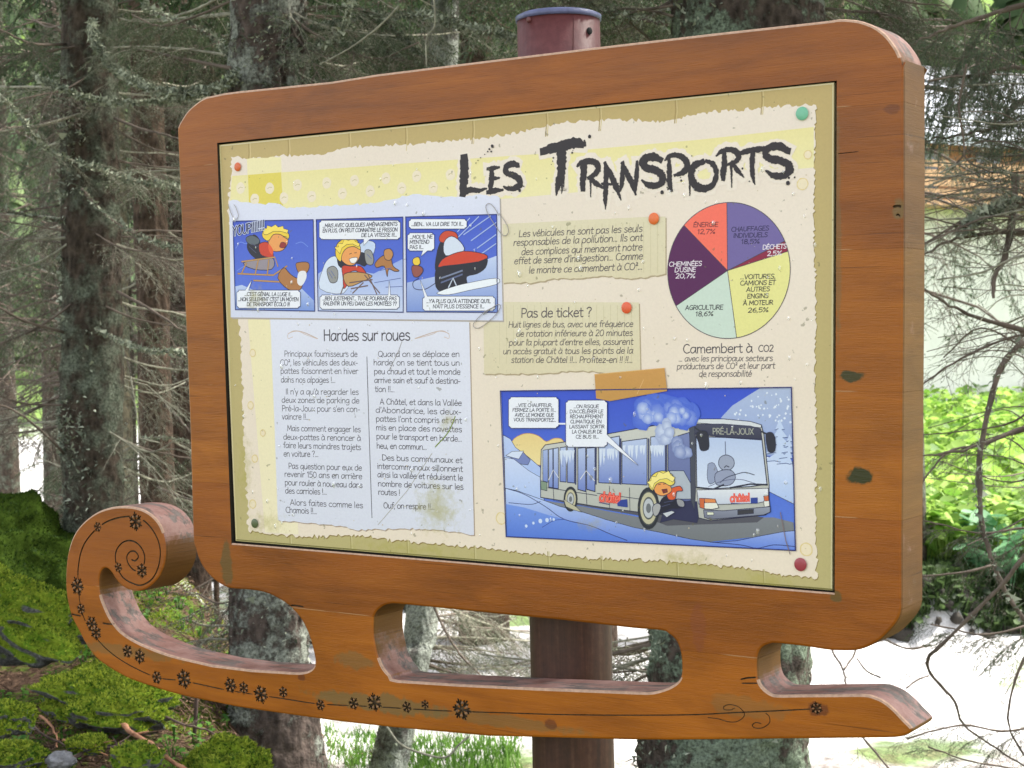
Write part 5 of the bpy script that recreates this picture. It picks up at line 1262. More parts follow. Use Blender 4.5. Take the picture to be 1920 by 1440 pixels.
def branch_geo(P, r0, r1, rs, ns=8, kind='dead', size=.4, t0=.15, hair=0, lowq=False, hang=.2, mb=0, side=.9):
    g = Geo(); P = smooth_pts(P, 5); n = len(P); P = P + rs.normal(0, r0 * .22, P.shape) * np.linspace(0, 1, n)[:, None]
    tube(g, P, np.linspace(r0, r1, n) * rs.uniform(.85, 1.2, n), 6, 3)
    for i in range(ns):
        t = t0 + (1 - t0) * (i + rs.uniform(0, .8)) / ns; p, d = interp_path(P, min(t, .995)); a = (1 if i % 2 else -1) * rs.uniform(.4, side + .2)
        hd = np.array([d[0] * math.cos(a) - d[1] * math.sin(a), d[0] * math.sin(a) + d[1] * math.cos(a), d[2] * .4 - rs.uniform(0, hang * 2)])
        put_spray(g, kind if isinstance(kind, str) else kind[rs.integers(len(kind))], p, hd, size * (1.15 - t * .6) * rs.uniform(.7, 1.25), rs, lowq, hang)
    if hair:   # tufts of lichen along the branch
        nn = hair * 3; s = rs.random(nn); idx = s * (n - 1); i0 = np.minimum(idx.astype(int), n - 2); f = (idx - i0)[:, None]; c = P[i0] * (1 - f) + P[i0 + 1] * f
        o_ = rs.normal(0, 1, (nn, 3)); o_ /= np.linalg.norm(o_, axis=1, keepdims=True); c = c + o_ * r0 * .9; w = .0065 * rs.uniform(.5, 1.5, (nn, 1))
        g.add(np.stack([c + rs.normal(0, 1, (nn, 3)) * w, c + rs.normal(0, 1, (nn, 3)) * w, c + o_ * w * 1.3 + rs.normal(0, 1, (nn, 3)) * w], 1).reshape(-1, 3), T=np.arange(3 * nn).reshape(-1, 3), m=1)
    return g
def trunk_obj(name, P, R, mats, parent, seed, flare=1.0, seg=64, flakes=1500, flsize=.014, rings=None, side=None):
    """trunk with ridged, flaking bark; P world axis from foot to top"""
    rs = np.random.default_rng(seed); P = smooth_pts(P, 6); L = np.linalg.norm(P[-1] - P[0]); nr = rings or int(min(260, L / .028)); tt = np.linspace(0, 1, nr)
    C = np.array([interp_path(P, min(t, .9999))[0] for t in tt]); Rr = np.interp(tt, np.linspace(0, 1, len(R)), R)
    a = np.arange(seg) * 2 * math.pi / seg; V = np.zeros((nr, seg, 3)); ca, sa = np.cos(a), np.sin(a)
    for i in range(nr):
        fl = max(0, 1 - (C[i, 2] - C[0, 2]) / .7) ** 2 * flare
        for j in range(seg):
            q = Vector((ca[j] * Rr[i] * 7 + seed, sa[j] * Rr[i] * 7, C[i, 2] * 3.2)); h = .07 * noise.fractal(q, .9, 2.2, 3) + .10 * noise.noise(q * .35)
            h += fl * (.35 + .28 * math.sin(a[j] * 3 + seed)); h += .055 * noise.noise(q * 5) + .035 * noise.noise(q * 11)
            V[i, j] = C[i] + Rr[i] * (1 + h) * np.array([ca[j], sa[j], 0])
    i, j = np.meshgrid(np.arange(nr - 1), np.arange(seg), indexing='ij'); k2 = (j + 1) % seg
    Q = np.stack([i * seg + j, i * seg + k2, (i + 1) * seg + k2, (i + 1) * seg + j], -1).reshape(-1, 4)
    W = V.reshape(-1, 3); g = Geo(); g.add(W, Q=Q, m=0)
    if flakes:
        T_ = np.vstack([Q[:, :3], Q[:, [0, 2, 3]]]); e1 = W[T_[:, 1]] - W[T_[:, 0]]; e2 = W[T_[:, 2]] - W[T_[:, 0]]; nn = np.cross(e1, e2); A = np.linalg.norm(nn, axis=1) + 1e-12; nn /= A[:, None]
        cc_ = W[T_].mean(1); dens = np.array([max(0, .25 + noise.noise(Vector(c) * 3.1 + Vector((seed, 0, 0))) * 1.6) for c in cc_])
        if side is not None: dens = dens * np.clip(.35 + (nn[:, :2] @ (RGH * side)) * .9, .05, 1.3)
        w = A * dens; w /= w.sum(); f = rs.choice(len(T_), flakes, p=w); n_ = nn[f]; c = cc_[f] + rs.normal(0, .006, (flakes, 3)); s1 = rs.normal(0, 1, (flakes, 3)); s2 = rs.normal(0, 1, (flakes, 3)); ww = flsize * rs.uniform(.35, 1.2, (flakes, 1))
        X = np.stack([c + n_ * .001, c + s1 * ww * .7 + n_ * ww * .5, c + s2 * ww * .7 + n_ * ww * .7], 1).reshape(-1, 3); g.add(X, T=np.arange(3 * flakes).reshape(-1, 3), m=1)
    o = g.build(name, mats, parent); return o

def crown_mesh(seed=3):
    rs = np.random.default_rng(seed); g = Geo(); z = 0.0
    while z < 6.5:
        for q in range(6):
            a = rs.uniform(0, 6.283); L = (2.5 - z * .26) * rs.uniform(.75, 1.1); d = np.array([math.cos(a), math.sin(a), rs.uniform(-.05, .2)]); tt = np.linspace(0, 1, 5)[:, None]
            P = np.array([0, 0, z]) + d * L * tt + np.array([0, 0, -.10 * L]) * tt ** 2; tube(g, P, np.linspace(.022, .005, 5), 4, 3, False)
            for s in range(5):
                p, dd_ = interp_path(P, .2 + .78 * s / 5); aa = (1 if s % 2 else -1) * rs.uniform(.3, .9); hd = np.array([dd_[0] * math.cos(aa) - dd_[1] * math.sin(aa), dd_[0] * math.sin(aa) + dd_[1] * math.cos(aa), dd_[2] - .15])
                put_spray(g, 'green', p, hd, rs.uniform(.7, 1.0), rs, True, .25)
        z += .5
    return g.mesh('crown', [m_twig, m_lich, m_need, m_twig])
CROWN = crown_mesh()
def near_tree(label, axis, R, mat, seed, branches, flare=.5, flakes=1500, group=None, name='spruce_tree', side=None, flsize=.014, top=9.0, crown=True):
    """axis: list of (px,py,D); extended straight up to `top` metres and down to the ground"""
    A = [at(*q) for q in axis]; A.sort(key=lambda p: p[2]); lo = A[0]; hi = A[-1]
    dn = nrm(A[0] - A[1]) if len(A) > 1 else np.array([0, 0, -1.0]); gz = float(height(lo[0], lo[1])) - .12
    foot = lo + dn * ((lo[2] - gz) / max(.2, -dn[2])); up_ = nrm(A[-1] - A[-2]); P = [foot] + A + [hi + up_ * (top * .5 - hi[2] * .5), hi + up_ * (top - hi[2])]
    base = np.array([foot[0], foot[1], foot[2] + .1]); t = thing(name, label, 'tree', base, group)
    zz = np.array([p[2] for p in P]); Rz = np.array(R)
    o = trunk_obj('trunk', np.array(P), Rz, [mat, m_lich], t, seed, flare, flakes=flakes, side=side, flsize=flsize)
    o.location = -base
    if top > 5 and crown:
        zc = 3.75; i1 = int(np.searchsorted(zz, zc)); i1 = min(max(i1, 1), len(P) - 1); f = (zc - P[i1 - 1][2]) / (P[i1][2] - P[i1 - 1][2]); pc_ = P[i1 - 1] * (1 - f) + P[i1] * f
        co_ = link(bpy.data.objects.new('crown', CROWN), t); co_.location = pc_ - base; co_.rotation_euler = (0, 0, seed * 1.7)
    for b in branches:
        rs = np.random.default_rng(b.get('seed', len(b['p']) * 7 + seed)); D0, D1 = b['D']; pts = b['p']
        P_ = np.array([at(x, y, D0 + (D1 - D0) * i / (len(pts) - 1)) for i, (x, y) in enumerate(pts)])
        kd = b.get('kind', 'dead')
        g = branch_geo(P_, b.get('r', .008), b.get('r1', .003), rs, b.get('n', 6), kd, b.get('size', .3), hair=b.get('hair', 0), hang=b.get('hang', .2), t0=b.get('t0', .15), lowq=b.get('low', False))
        nd = m_needg if b.get('grey') else m_need
        bo = g.build('branch', [m_twigp if b.get('pale') else m_twig, m_lich, nd, m_twigp if b.get('pale') else m_twig], t); bo.location = -base
    return t
def rnd_branches(trunk_px, D, ys, n, seed, kinds, lenpx=(120, 320), both=True, **kw):
    rs = np.random.default_rng(seed); out = []
    for i in range(n):
        y = rs.uniform(*ys); x0 = np.interp(y, [q[1] for q in trunk_px], [q[0] for q in trunk_px]); sd = rs.choice([-1, 1]) if both is True else both; L = rs.uniform(*lenpx)
        dr = rs.uniform(-.10, .45) * L; pts = [(x0, y), (x0 + sd * L * .33, y + dr * .55), (x0 + sd * L * .7, y + dr * .85 + rs.uniform(-8, 8)), (x0 + sd * L, y + dr * .8 + rs.uniform(-20, 15))]
        b = dict(p=pts, D=(D, D + rs.uniform(-.5, 2.0)), r=rs.uniform(.005, .011), n=int(rs.integers(5, 9)), size=rs.uniform(.25, .5), kind=kinds[rs.integers(len(kinds))], pale=rs.random() < .5, seed=int(seed * 100 + i)); b.update(kw); out.append(b)
    return out

def bl_(pts, D, r=.008, kind='dead', n=6, size=.28, **kw): return dict(p=pts, D=D, r=r, kind=kind, n=n, size=size, **kw)
# tree with grey lichen on the left
ax1 = [(166, 0, 8.6), (170, 400, 8.6), (174, 800, 8.6), (182, 1100, 8.6)]
near_tree('thick grey-brown spruce trunk with a lichened left edge, left of the sign', ax1, [.17, .165, .155, .15, .145, .14, .11], m_barkA, 3, [
  bl_([(382,174),(312,188),(243,193),(194,189),(149,180),(104,160),(62,142)], (7.6, 7.9), .008, n=9, size=.16, hair=900, pale=True),
  bl_([(0,180),(35,215),(69,260),(104,288),(167,312),(226,333),(278,344),(340,348)], (7.5, 8.0), .008, n=9, size=.2, hair=380, pale=True),
  bl_([(153,354),(194,399),(243,434),(295,455),(340,468)], (8.3, 8.0), .009, n=6, size=.2, hair=200),
  bl_([(215,222),(260,240),(300,250),(340,262)], (8.5, 8.0), .009, n=3, size=.2, kind='mixed'),
  bl_([(122,83),(69,83),(30,70),(-20,45)], (8.5, 7.8), .009, n=6, size=.35, kind='green'),
  bl_([(180,617),(233,643),(283,658),(347,660)], (8.4, 8.0), .007, n=4, size=.15, hair=260, pale=True),
  bl_([(220,547),(287,583),(345,622)], (8.5, 8.1), .010, n=3, size=.2),
  bl_([(120,623),(50,603),(0,577),(-40,560)], (8.5, 8.0), .009, n=5, size=.3), bl_([(123,760),(50,757),(0,743),(-40,735)], (8.5, 8.2), .008, n=5, size=.3),
  bl_([(120,850),(83,813),(33,773),(-30,750)], (8.5, 8.0), .008, n=5, size=.3), bl_([(122,415),(60,405),(0,392),(-30,380)], (8.5, 8.2), .006, n=4, size=.3, hair=120),
  bl_([(245,705),(262,815),(270,915)][:2] + [(262,822),(300,830)], (8.3, 8.3), .004, n=2, size=.1, pale=True)]
  + rnd_branches([(168, 0), (176, 900)], 8.5, (0, 880), 40, 5, ['dead', 'thin', 'dead', 'mixed'], (110, 300)), flakes=12000, side=-1, flsize=.017, crown=False)
# thinner reddish trunk
ax2 = [(270, 0, 10.2), (282, 400, 10.2), (292, 800, 10.2), (304, 1150, 10.2)]
near_tree('slimmer reddish brown spruce trunk between the lichened trunk and the sign', ax2, [.12, .112, .105, .1, .098, .095, .07], m_barkR, 7, [
  bl_([(267,825),(300,820),(353,828)], (9.6, 9.4), .006, n=2, size=.15, pale=True, hair=60), bl_([(312,760),(332,780),(356,810)], (10.1, 9.6), .012, n=2, size=.2)]
  + rnd_branches([(270, 0), (296, 950)], 10.1, (0, 950), 24, 15, ['dead', 'mixed', 'green'], (90, 240)), flakes=900, crown=False)
# thin pale one
near_tree('thin pale olive trunk just right of the lichened trunk', [(218, 0, 13), (224, 500, 13), (234, 900, 13)], [.075, .07, .065, .06, .055, .05, .04], m_pale, 9,
  rnd_branches([(218, 0), (234, 900)], 13, (100, 1000), 10, 25, ['dead'], (70, 200), low=True), flakes=300, flare=.2)
# big purplish trunk left of the post
ax4 = [(502, 0, 7.2), (504, 150, 7.2), (506, 1150, 7.2), (516, 1340, 7.2)]
near_tree('purplish spruce trunk crusted with pale lichen, behind the left half of the sign', ax4, [.20, .185, .175, .17, .165, .16, .12], m_barkP, 11, [
  bl_([(441,139),(417,160),(347,174),(285,167),(243,146),(208,122),(187,94),(174,66),(172,40)], (7.0, 7.5), .012, n=8, size=.16, hair=2200, pale=True),
  bl_([(434,128),(347,111),(290,98),(243,87)], (7.1, 7.8), .009, n=6, size=.3, kind='mixed'), bl_([(441,120),(417,90),(382,59),(305,28),(270,10)], (7.1, 7.8), .010, n=7, size=.35, kind='mixed', hair=300),
  bl_([(560,20),(640,14),(709,30),(746,66),(782,98),(820,130)], (7.2, 6.8), .012, n=8, size=.35, kind='green', hair=200),
  bl_([(560,60),(655,40),(782,27),(855,47),(928,62),(975,77)], (7.2, 6.6), .012, n=10, size=.28, kind='dead', hair=1200, pale=True),
  bl_([(748,11),(709,51),(655,91),(600,120)], (6.5, 6.6), .004, n=1, size=.1, pale=True), bl_([(813,-10),(815,47),(799,73),(800,130)], (6.3, 6.3), .003, n=1, size=.1, pale=True),
  bl_([(560,100),(620,80),(700,95),(760,110)], (7.2, 6.9), .007, n=5, size=.22, hair=600, pale=True), bl_([(565,120),(600,90),(640,60),(660,0)], (7.1, 6.8), .006, n=4, size=.2, hair=200, pale=True)]
  + rnd_branches([(505, 0), (505, 150)], 7.2, (-60, 130), 10, 35, ['mixed', 'green', 'dead'], (160, 420), both=1, low=False) + rnd_branches([(440, 0), (440, 150)], 7.2, (-60, 120), 4, 36, ['mixed', 'green'], (120, 300), both=-1)
  + rnd_branches([(500, 1100), (520, 1300)], 7.2, (1080, 1220), 5, 37, ['dead'], (90, 200), both=-1), flare=.35, flakes=7000)
# the pale crust on its foot: same tree, darker bark lower down is the material's own noise
# large trunk behind the right half
ax5 = [(1400, 0, 6.7), (1394, 300, 6.7), (1368, 1150, 6.7), (1358, 1420, 6.7)]
near_tree('stout spruce trunk with green lichen behind the right half of the sign', ax5, [.34, .32, .31, .305, .30, .29, .2], m_barkG, 13, [
  bl_([(1252,47),(1169,29),(1118,11),(1080,-10)], (6.6, 6.9), .008, n=5, size=.25, kind='mixed', hair=200), bl_([(1262,30),(1216,20),(1147,22),(1172,80)], (6.6, 7), .006, n=4, size=.25, kind='green'),
  bl_([(1262,10),(1176,29),(1216,73),(1230,100)], (6.6, 6.9), .006, n=4, size=.2)]
  + rnd_branches([(1265, 0), (1265, 60)], 6.8, (-80, 60), 9, 45, ['green', 'mixed'], (140, 330), both=-1) + rnd_branches([(1535, 0), (1535, 60)], 6.8, (-120, 30), 8, 46, ['green', 'mixed'], (140, 330), both=1)
  + rnd_branches([(1230, 1150), (1220, 1260)], 6.9, (1120, 1270), 9, 47, ['mixed', 'green', 'dead'], (120, 330), both=-1), flare=.12, flakes=9000, side=-1, flsize=.016)
# leaning lichened trunk seen through the long slot
near_tree('leaning lichen-crusted trunk seen through the long slot of the runner', [(812, 600, 9.6), (792, 1140, 9.4), (775, 1230, 9.3), (738, 1400, 9.2)], [.10, .098, .094, .09, .088, .085, .06], m_barkW, 17, [
  bl_([(800,1100),(820,1152),(838,1189),(862,1225),(896,1262),(930,1300)], (9.3, 9.0), .010, n=6, size=.3)] + rnd_branches([(810, 1000), (760, 1300)], 9.4, (1060, 1290), 18, 55, ['dead', 'dead', 'mixed'], (90, 330), both=1), flakes=2500)
near_tree('thin dark young trunk against the bright gravel, seen under the scroll', [(404, 900, 9.0), (406, 1120, 9.0), (409, 1220, 9.0)], [.018, .017, .016, .015, .014, .013, .01], m_barkR, 19,
  rnd_branches([(405, 900), (409, 1210)], 9.0, (1060, 1200), 7, 65, ['dead'], (60, 150), r=.004), flakes=60, flare=0, name='young_spruce', top=3.2)

# tree whose trunk stands right of the frame: its lower branches fill the right margin
def rb(pts, r, D=(6.2, 6.0), kind='thin', n=6, size=.25, **kw): return bl_(pts, D, r, kind, n, size, **kw)
R_ = [rb([(2080,-30),(1920,9),(1868,24),(1807,43),(1761,61),(1705,84)], .014, kind='green', n=13, size=.38, hang=.7, grey=True),
 rb([(2080,150),(1920,128),(1871,131),(1822,144),(1776,144),(1725,164)], .010, kind='green', n=9, size=.28, hang=.5, grey=True),
 rb([(2080,80),(1920,186),(1896,208),(1868,238),(1801,254),(1725,265)], .015, n=9, size=.2), rb([(1812,120),(1807,147),(1798,196),(1801,226),(1807,260),(1813,299),(1859,324)], .0045, (5.6, 5.7), n=3, size=.12),
 rb([(1830,120),(1841,147),(1865,196),(1866,228)], .004, n=2, size=.12), rb([(2080,345),(1920,330),(1822,309),(1725,305)], .0035, n=9, size=.26, pale=True), rb([(2080,440),(1920,373),(1883,357),(1822,333),(1725,333)], .004, n=10, size=.26, pale=True),
 rb([(2080,420),(1920,382),(1871,388),(1834,409),(1800,440)], .022, n=7, size=.3, hair=500), rb([(2080,470),(1920,436),(1841,439),(1781,452),(1725,482)], .013, n=6, size=.25),
 rb([(1905,330),(1897,417),(1884,482),(1867,516),(1860,560)], .016, n=3, size=.2, r1=.006), rb([(2080,680),(1920,620),(1841,598),(1781,572),(1725,538)], .012, n=8, size=.3),
 rb([(2080,600),(1920,627),(1851,649),(1789,680),(1725,724)], .006, n=7, size=.3), rb([(1920,640),(1882,680),(1860,742),(1838,849),(1838,938),(1847,1009),(1878,1093),(1913,1151),(1960,1220)], .011, (5.5, 5.6), n=8, size=.22, r1=.007, hair=120),
 rb([(2080,760),(1920,804),(1878,818),(1807,844),(1725,856)], .013, n=8, size=.32), rb([(1840,836),(1790,842),(1762,862),(1728,906)], .005, n=3, size=.2), rb([(1860,1060),(1807,1073),(1725,1081)], .0055, n=4, size=.18),
 rb([(2020,940),(1920,1044),(1882,1093),(1824,1151),(1762,1213),(1741,1233),(1745,1263),(1790,1316),(1806,1357),(1871,1406),(1930,1442)], .0085, (5.4, 5.9), n=12, size=.2, r1=.003),
 rb([(2000,1120),(1920,1235),(1892,1324),(1896,1373),(1930,1432)], .005, (5.6, 5.9), n=6, size=.18), rb([(1741,1267),(1720,1275),(1700,1290)], .003, n=2, size=.08), rb([(1745,1210),(1700,1216),(1655,1196)], .004, n=4, size=.14),
 rb([(1556,1190),(1562,1223),(1579,1251),(1587,1285)], .0045, n=2, size=.1), rb([(1606,1190),(1603,1223),(1590,1245),(1583,1255)], .004, n=2, size=.1), rb([(1607,1235),(1625,1258),(1650,1270)], .003, n=2, size=.1, kind='mixed'),
 rb([(1600,1360),(1623,1389),(1648,1418),(1690,1470)], .005, n=4, size=.16), rb([(2000,1460),(1871,1436),(1814,1426),(1740,1400)], .004, n=7, size=.2, kind='mixed'), rb([(2040,1330),(1900,1370),(1800,1360),(1700,1385)], .005, n=9, size=.22, kind='mixed'),
 rb([(2080,1150),(1940,1170),(1850,1190),(1745,1170)], .006, n=9, size=.26, kind='green'), rb([(2080,1010),(1930,990),(1840,1000),(1730,975)], .005, n=8, size=.28, kind='mixed')]
rs_ = np.random.default_rng(77)
for i in range(22):
    y = rs_.uniform(240, 460) if i < 14 else rs_.uniform(460, 720) if i < 16 else rs_.uniform(-40, 180); R_.append(rb([(2090, y + rs_.uniform(-120, 120)), (1950, y + rs_.uniform(-40, 40)), (1840, y + rs_.uniform(-15, 15)), (rs_.uniform(1690, 1790), y + rs_.uniform(-40, 60))], rs_.uniform(.003, .006), (rs_.uniform(5.3, 7.5), rs_.uniform(5.5, 7.5)), kind='thin' if i < 16 else 'green', n=6, size=.24, pale=i % 3 == 0, seed=900 + i, hang=.25 if i < 16 else .8, grey=True))
for i in range(54):      # long bare twigs, no side sprays to speak of
    y = rs_.uniform(225, 470) if i < 36 else rs_.uniform(480, 1000); y2 = y + rs_.uniform(-70, 70); x2 = rs_.uniform(1700, 1830)
    R_.append(rb([(2060, y + rs_.uniform(-60, 60)), (1960, (y + y2) / 2 + rs_.uniform(-30, 30)), (1880, y2 + rs_.uniform(-25, 25)), (x2, y2 + rs_.uniform(-30, 50))], rs_.uniform(.0028, .006), (rs_.uniform(5.0, 7.5), rs_.uniform(5.2, 7.5)), n=3, size=.16, pale=i % 4 == 0, seed=1300 + i, hang=.15, r1=.0016))
near_tree('spruce just outside the right edge whose bare lower branches reach into the picture', [(2120, 0, 6.0), (2110, 700, 6.0), (2100, 1300, 6.0)], [.17, .16, .155, .15, .145, .14, .1], m_barkR, 23, R_, flakes=600)

near_tree('added unseen spruce well outside the right edge, placed to shade the sign', [(3450, 600, 5.0), (3450, 1100, 5.0)], [.17, .16, .15, .14, .13, .1], m_barkR, 29, [], flakes=100)  # added out of view so its crown keeps direct sun off the sign
# ---- trees further back: three kinds, copied with their parts
def far_tree(seed, H, label, crown_lo=.8, dead_to=3.0, rad=1.9, nm=None):
    rs = np.random.default_rng(seed); t = thing('spruce_tree', label, 'tree', (0, 0, 0))
    g = Geo(); P = np.array([[0, 0, -.3], [.03, 0, H * .3], [0, .04, H * .6], [0, 0, H]]); tube(g, smooth_pts(P, 4), np.linspace(.15 + H * .006, .02, 13), 10, 0)
    g.build('trunk', [m_barkR if seed % 2 else m_barkA], t)
    gd = Geo(); gl = Geo(); z = crown_lo
    while z < H - .3:
        frac = (z - crown_lo) / (H - crown_lo); n = 4; L = rad * (1 - frac) ** .8 * rs.uniform(.75, 1.15) + .25
        if z < dead_to: L *= .8
        for q in range(n):
            a = rs.uniform(0, 6.283); d = np.array([math.cos(a), math.sin(a), rs.uniform(-.25, .15)]); tt = np.linspace(0, 1, 5)[:, None]
            P = np.array([0, 0, z]) + d * L * tt + np.array([0, 0, -.22 * L]) * tt ** 2 + rs.normal(0, .03, (5, 3)) * tt; dead = z < dead_to + rs.uniform(-.8, .8)
            G = gd if dead else gl; tube(G, P, np.linspace(.016, .004, 5), 4, 3, False)
            k_ = 3
            for s in range(k_):
                p, dd_ = interp_path(P, .25 + .72 * s / k_); aa = (1 if s % 2 else -1) * rs.uniform(.3, .9); hd = np.array([dd_[0] * math.cos(aa) - dd_[1] * math.sin(aa), dd_[0] * math.sin(aa) + dd_[1] * math.cos(aa), dd_[2] - .3])
                put_spray(G, 'dead' if dead else 'green', p, hd, rs.uniform(.5, .85) * (.6 + .4 * (1 - frac)), rs, True, .5)
        z += rs.uniform(.34, .5) * (1 if z < 6 else 1.5)
    gd.build('bare_branches', [m_twig, m_lich, m_need, m_twig], t); gl.build('crown', [m_twig, m_lich, m_needg if seed % 2 else m_need, m_twig], t)
    return t
def copy_tree(o):
    c = o.copy(); COL.objects.link(c)
    for ch in o.children: d = ch.copy(); COL.objects.link(d); d.parent = c
    return c
GRP = 'spruces standing behind the sign'
protos = [far_tree(1, 12, 'x', 2.6, 4.2, 1.9), far_tree(2, 13, 'x', 2.5, 3.0, 2.2), far_tree(4, 11, 'x', 2.3, 5.5, 1.8)]
S_ = [(-330, 13, 2, 'outside the left edge'), (215, 13.5, 2, 'between the two left trunks'), (345, 14, 0, 'at the upper left corner of the sign'), (10, 26, 1, 'far back at the left edge'), (400, 18, 1, 'behind the top left of the sign'), (480, 13.5, 2, 'behind the purplish trunk'),
 (620, 14, 1, 'right of the purplish trunk'), (720, 21, 1, 'far behind the board left of the post'), (790, 16, 2, 'right behind the board above its left half'), (900, 14, 0, 'just left of the red post'), (1010, 19, 1, 'straight behind the red post'), (1110, 13.5, 0, 'right of the red post'),
 (1200, 17, 2, 'between the post and the stout trunk'), (1320, 22, 1, 'far behind the stout trunk'), (1580, 20, 0, 'behind the upper right of the board'), (1690, 15, 1, 'close behind the right corner of the board'), (290, 24, 1, 'far behind the slim reddish trunk'),
 (530, 26, 1, 'far back behind the purplish trunk'), (1450, 27, 1, 'far back behind the right half of the board'), (2300, 30, 1, 'outside the right edge'), (110, 23, 1, 'far behind the lichened trunk'), (-70, 20, 1, 'outside the left edge, farther back')]
spots_ = [s[:3] for s in S_]; where = [s[3] for s in S_]
rs_ = np.random.default_rng(4); used = [False] * 3
kindtxt = ['half-bare spruce with grey-green crown', 'dense drooping dark green spruce', 'mostly bare spruce full of dry twigs']
for (px, D, kd), wh in zip(spots_, where):
    u = (px - 960) / FPX * D; xy = to_xy(u, D); z = float(height(*xy))
    o = protos[kd] if not used[kd] else copy_tree(protos[kd]); used[kd] = True
    o.location = (xy[0], xy[1], z); o.rotation_euler = (0, 0, rs_.uniform(0, 6.28)); s = rs_.uniform(.85, 1.15); o.scale = (s, s, s)
    o['label'] = f'{kindtxt[kd]} {wh}'; o['group'] = GRP
# ---- far-off wood on the slope
g = Geo(); rs = np.random.default_rng(91)
for i in range(300):
    d = rs.uniform(66, 170); u = rs.uniform(-.42, .42) * d; xy = to_xy(u, d); z = float(height(*xy)); H = rs.uniform(7, 13)
    if .24 < u / d < .34 and d < 95: continue
    for j in range(7):
        zz = z + .5 + (H - .5) * j / 7; r = (H * .2) * (1 - j / 7.6) * rs.uniform(.8, 1.15); a = np.arange(9) * 6.283 / 9 + rs.uniform(0, 1); rr = r * rs.uniform(.6, 1.15, 9)
        ringv = np.stack([xy[0] + rr * np.cos(a), xy[1] + rr * np.sin(a), zz - rs.uniform(0, .8, 9)], -1); V = np.vstack([ringv, [[xy[0], xy[1], zz + H / 7 * 1.7]]])
        g.add(V, T=np.stack([np.arange(9), (np.arange(9) + 1) % 9, np.full(9, 9)], -1), m=0)
m_wood2 = mat_leaf('far_wood_green', (.05, .09, .04), (.19, .26, .11), .3, .9, .35)
o = g.build('distant_wood', [m_wood2]); tag(o, 'distant spruce wood covering the slope behind everything', 'woodland', kind='stuff')

# ---- chalets beyond the meadow
def boxg(g, c, s, m=0, rot=0.0):
    """box centred at c with size s, turned about z by rot"""
    x, y, z = s; V = np.array([[a * x / 2, b * y / 2, e * z / 2] for a in (-1, 1) for b in (-1, 1) for e in (-1, 1)]); R = rotv((0, 0, 1), rot); V = V @ R.T + np.asarray(c)
    g.add(V, Q=[[0, 1, 3, 2], [4, 6, 7, 5], [0, 4, 5, 1], [2, 3, 7, 6], [0, 2, 6, 4], [1, 5, 7, 3]], m=m)
m_plast = simple('white_plaster', (.78, .76, .74), .9, .06, 3); m_lwood = simple('orange_brown_cladding', (.55, .32, .18), .8, .3, 6); m_roof = simple('grey_roof', (.14, .15, .18), .7, .25, 5); m_glass = simple('window_glass', (.05, .06, .08), .15, .2, 3)
m_rwood = simple('red_brown_gable_wood', (.30, .07, .04), .8, .3, 6); m_sheet = simple('pale_metal_roof_sheet', (.55, .58, .66), .4, .15, 4)
def chalet(px, D, W, z_base, h1, h2, label, wood_m, roofm, turn=0.0, bal=True):
    u = (px - 960) / FPX * D; xy = to_xy(u, D); t = thing('chalet', label, 'chalet', (xy[0], xy[1], z_base)); ang = math.atan2(RGH[1], RGH[0]) + turn; t.rotation_euler = (0, 0, ang); dep = 7; rise = 1.7
    g = Geo(); boxg(g, (0, dep / 2, h1 / 2), (W, dep, h1)); g.build('plaster_wall', [m_plast], t, False)
    g = Geo(); boxg(g, (0, dep / 2, h1 + h2 / 2), (W - .1, dep - .1, h2)); 
    V = np.array([[-W / 2 + .05, .05, h1 + h2], [-W / 2 + .05, dep - .05, h1 + h2], [-W / 2 + .05, dep / 2, h1 + h2 + rise], [W / 2 - .05, .05, h1 + h2], [W / 2 - .05, dep - .05, h1 + h2], [W / 2 - .05, dep / 2, h1 + h2 + rise]]); g.add(V, T=[[0, 2, 1], [3, 4, 5]])
    g.build('timber_wall', [wood_m], t, False)
    n = 0
    for sgn in (-1, 1):
        g = Geo(); th = np.array([0, 0, .24]); yr = dep / 2; ye = dep / 2 + sgn * (dep / 2 + 1.0); ze = h1 + h2 - 1.0 * rise / (dep / 2) + .02
        V = np.array([[-W / 2 - .8, yr, h1 + h2 + rise + .02], [-W / 2 - .8, ye, ze], [W / 2 + .8, ye, ze], [W / 2 + .8, yr, h1 + h2 + rise + .02]]); V = np.vstack([V, V + th]); g.add(V, Q=[[0, 1, 2, 3], [7, 6, 5, 4], [0, 4, 5, 1], [1, 5, 6, 2], [2, 6, 7, 3], [3, 7, 4, 0]]); g.build('roof_slope', [roofm], t, False)
    for k_, x in enumerate(np.linspace(-W / 2 + 1.3, W / 2 - 1.3, max(2, int(W / 2.4)))):
        for zc, hh in ((h1 + h2 * .5, 1.1),):
            g = Geo(); boxg(g, (x, -.04, zc), (1.2, .08, hh + .2)); f = g.build('window', [wood_m], t, False); g = Geo(); boxg(g, (x, -.1, zc), (.95, .05, hh - .05)); g.build('pane', [m_glass], f, False)
    if bal:
        g = Geo(); boxg(g, (0, -.55, h1 + .05), (W - .4, 1.1, .14)); b_o = g.build('balcony', [wood_m], t, False)
        for q in range(4): g = Geo(); boxg(g, (0, -1.06, h1 + .3 + q * .24), (W - .4, .05, .17)); g.build('balcony_board', [wood_m], b_o, False)
    return t
chalet(1960, 46, 12.5, -.75, 5.3, 2.0, 'large chalet with white ground floor and orange-brown timber storey beyond the meadow', m_lwood, m_sheet, .6)
chalet(1990, 72, 11, 5.2, 3.0, 2.6, 'smaller red-brown chalet higher up the slope at the top right edge', m_rwood, m_roof, .5)

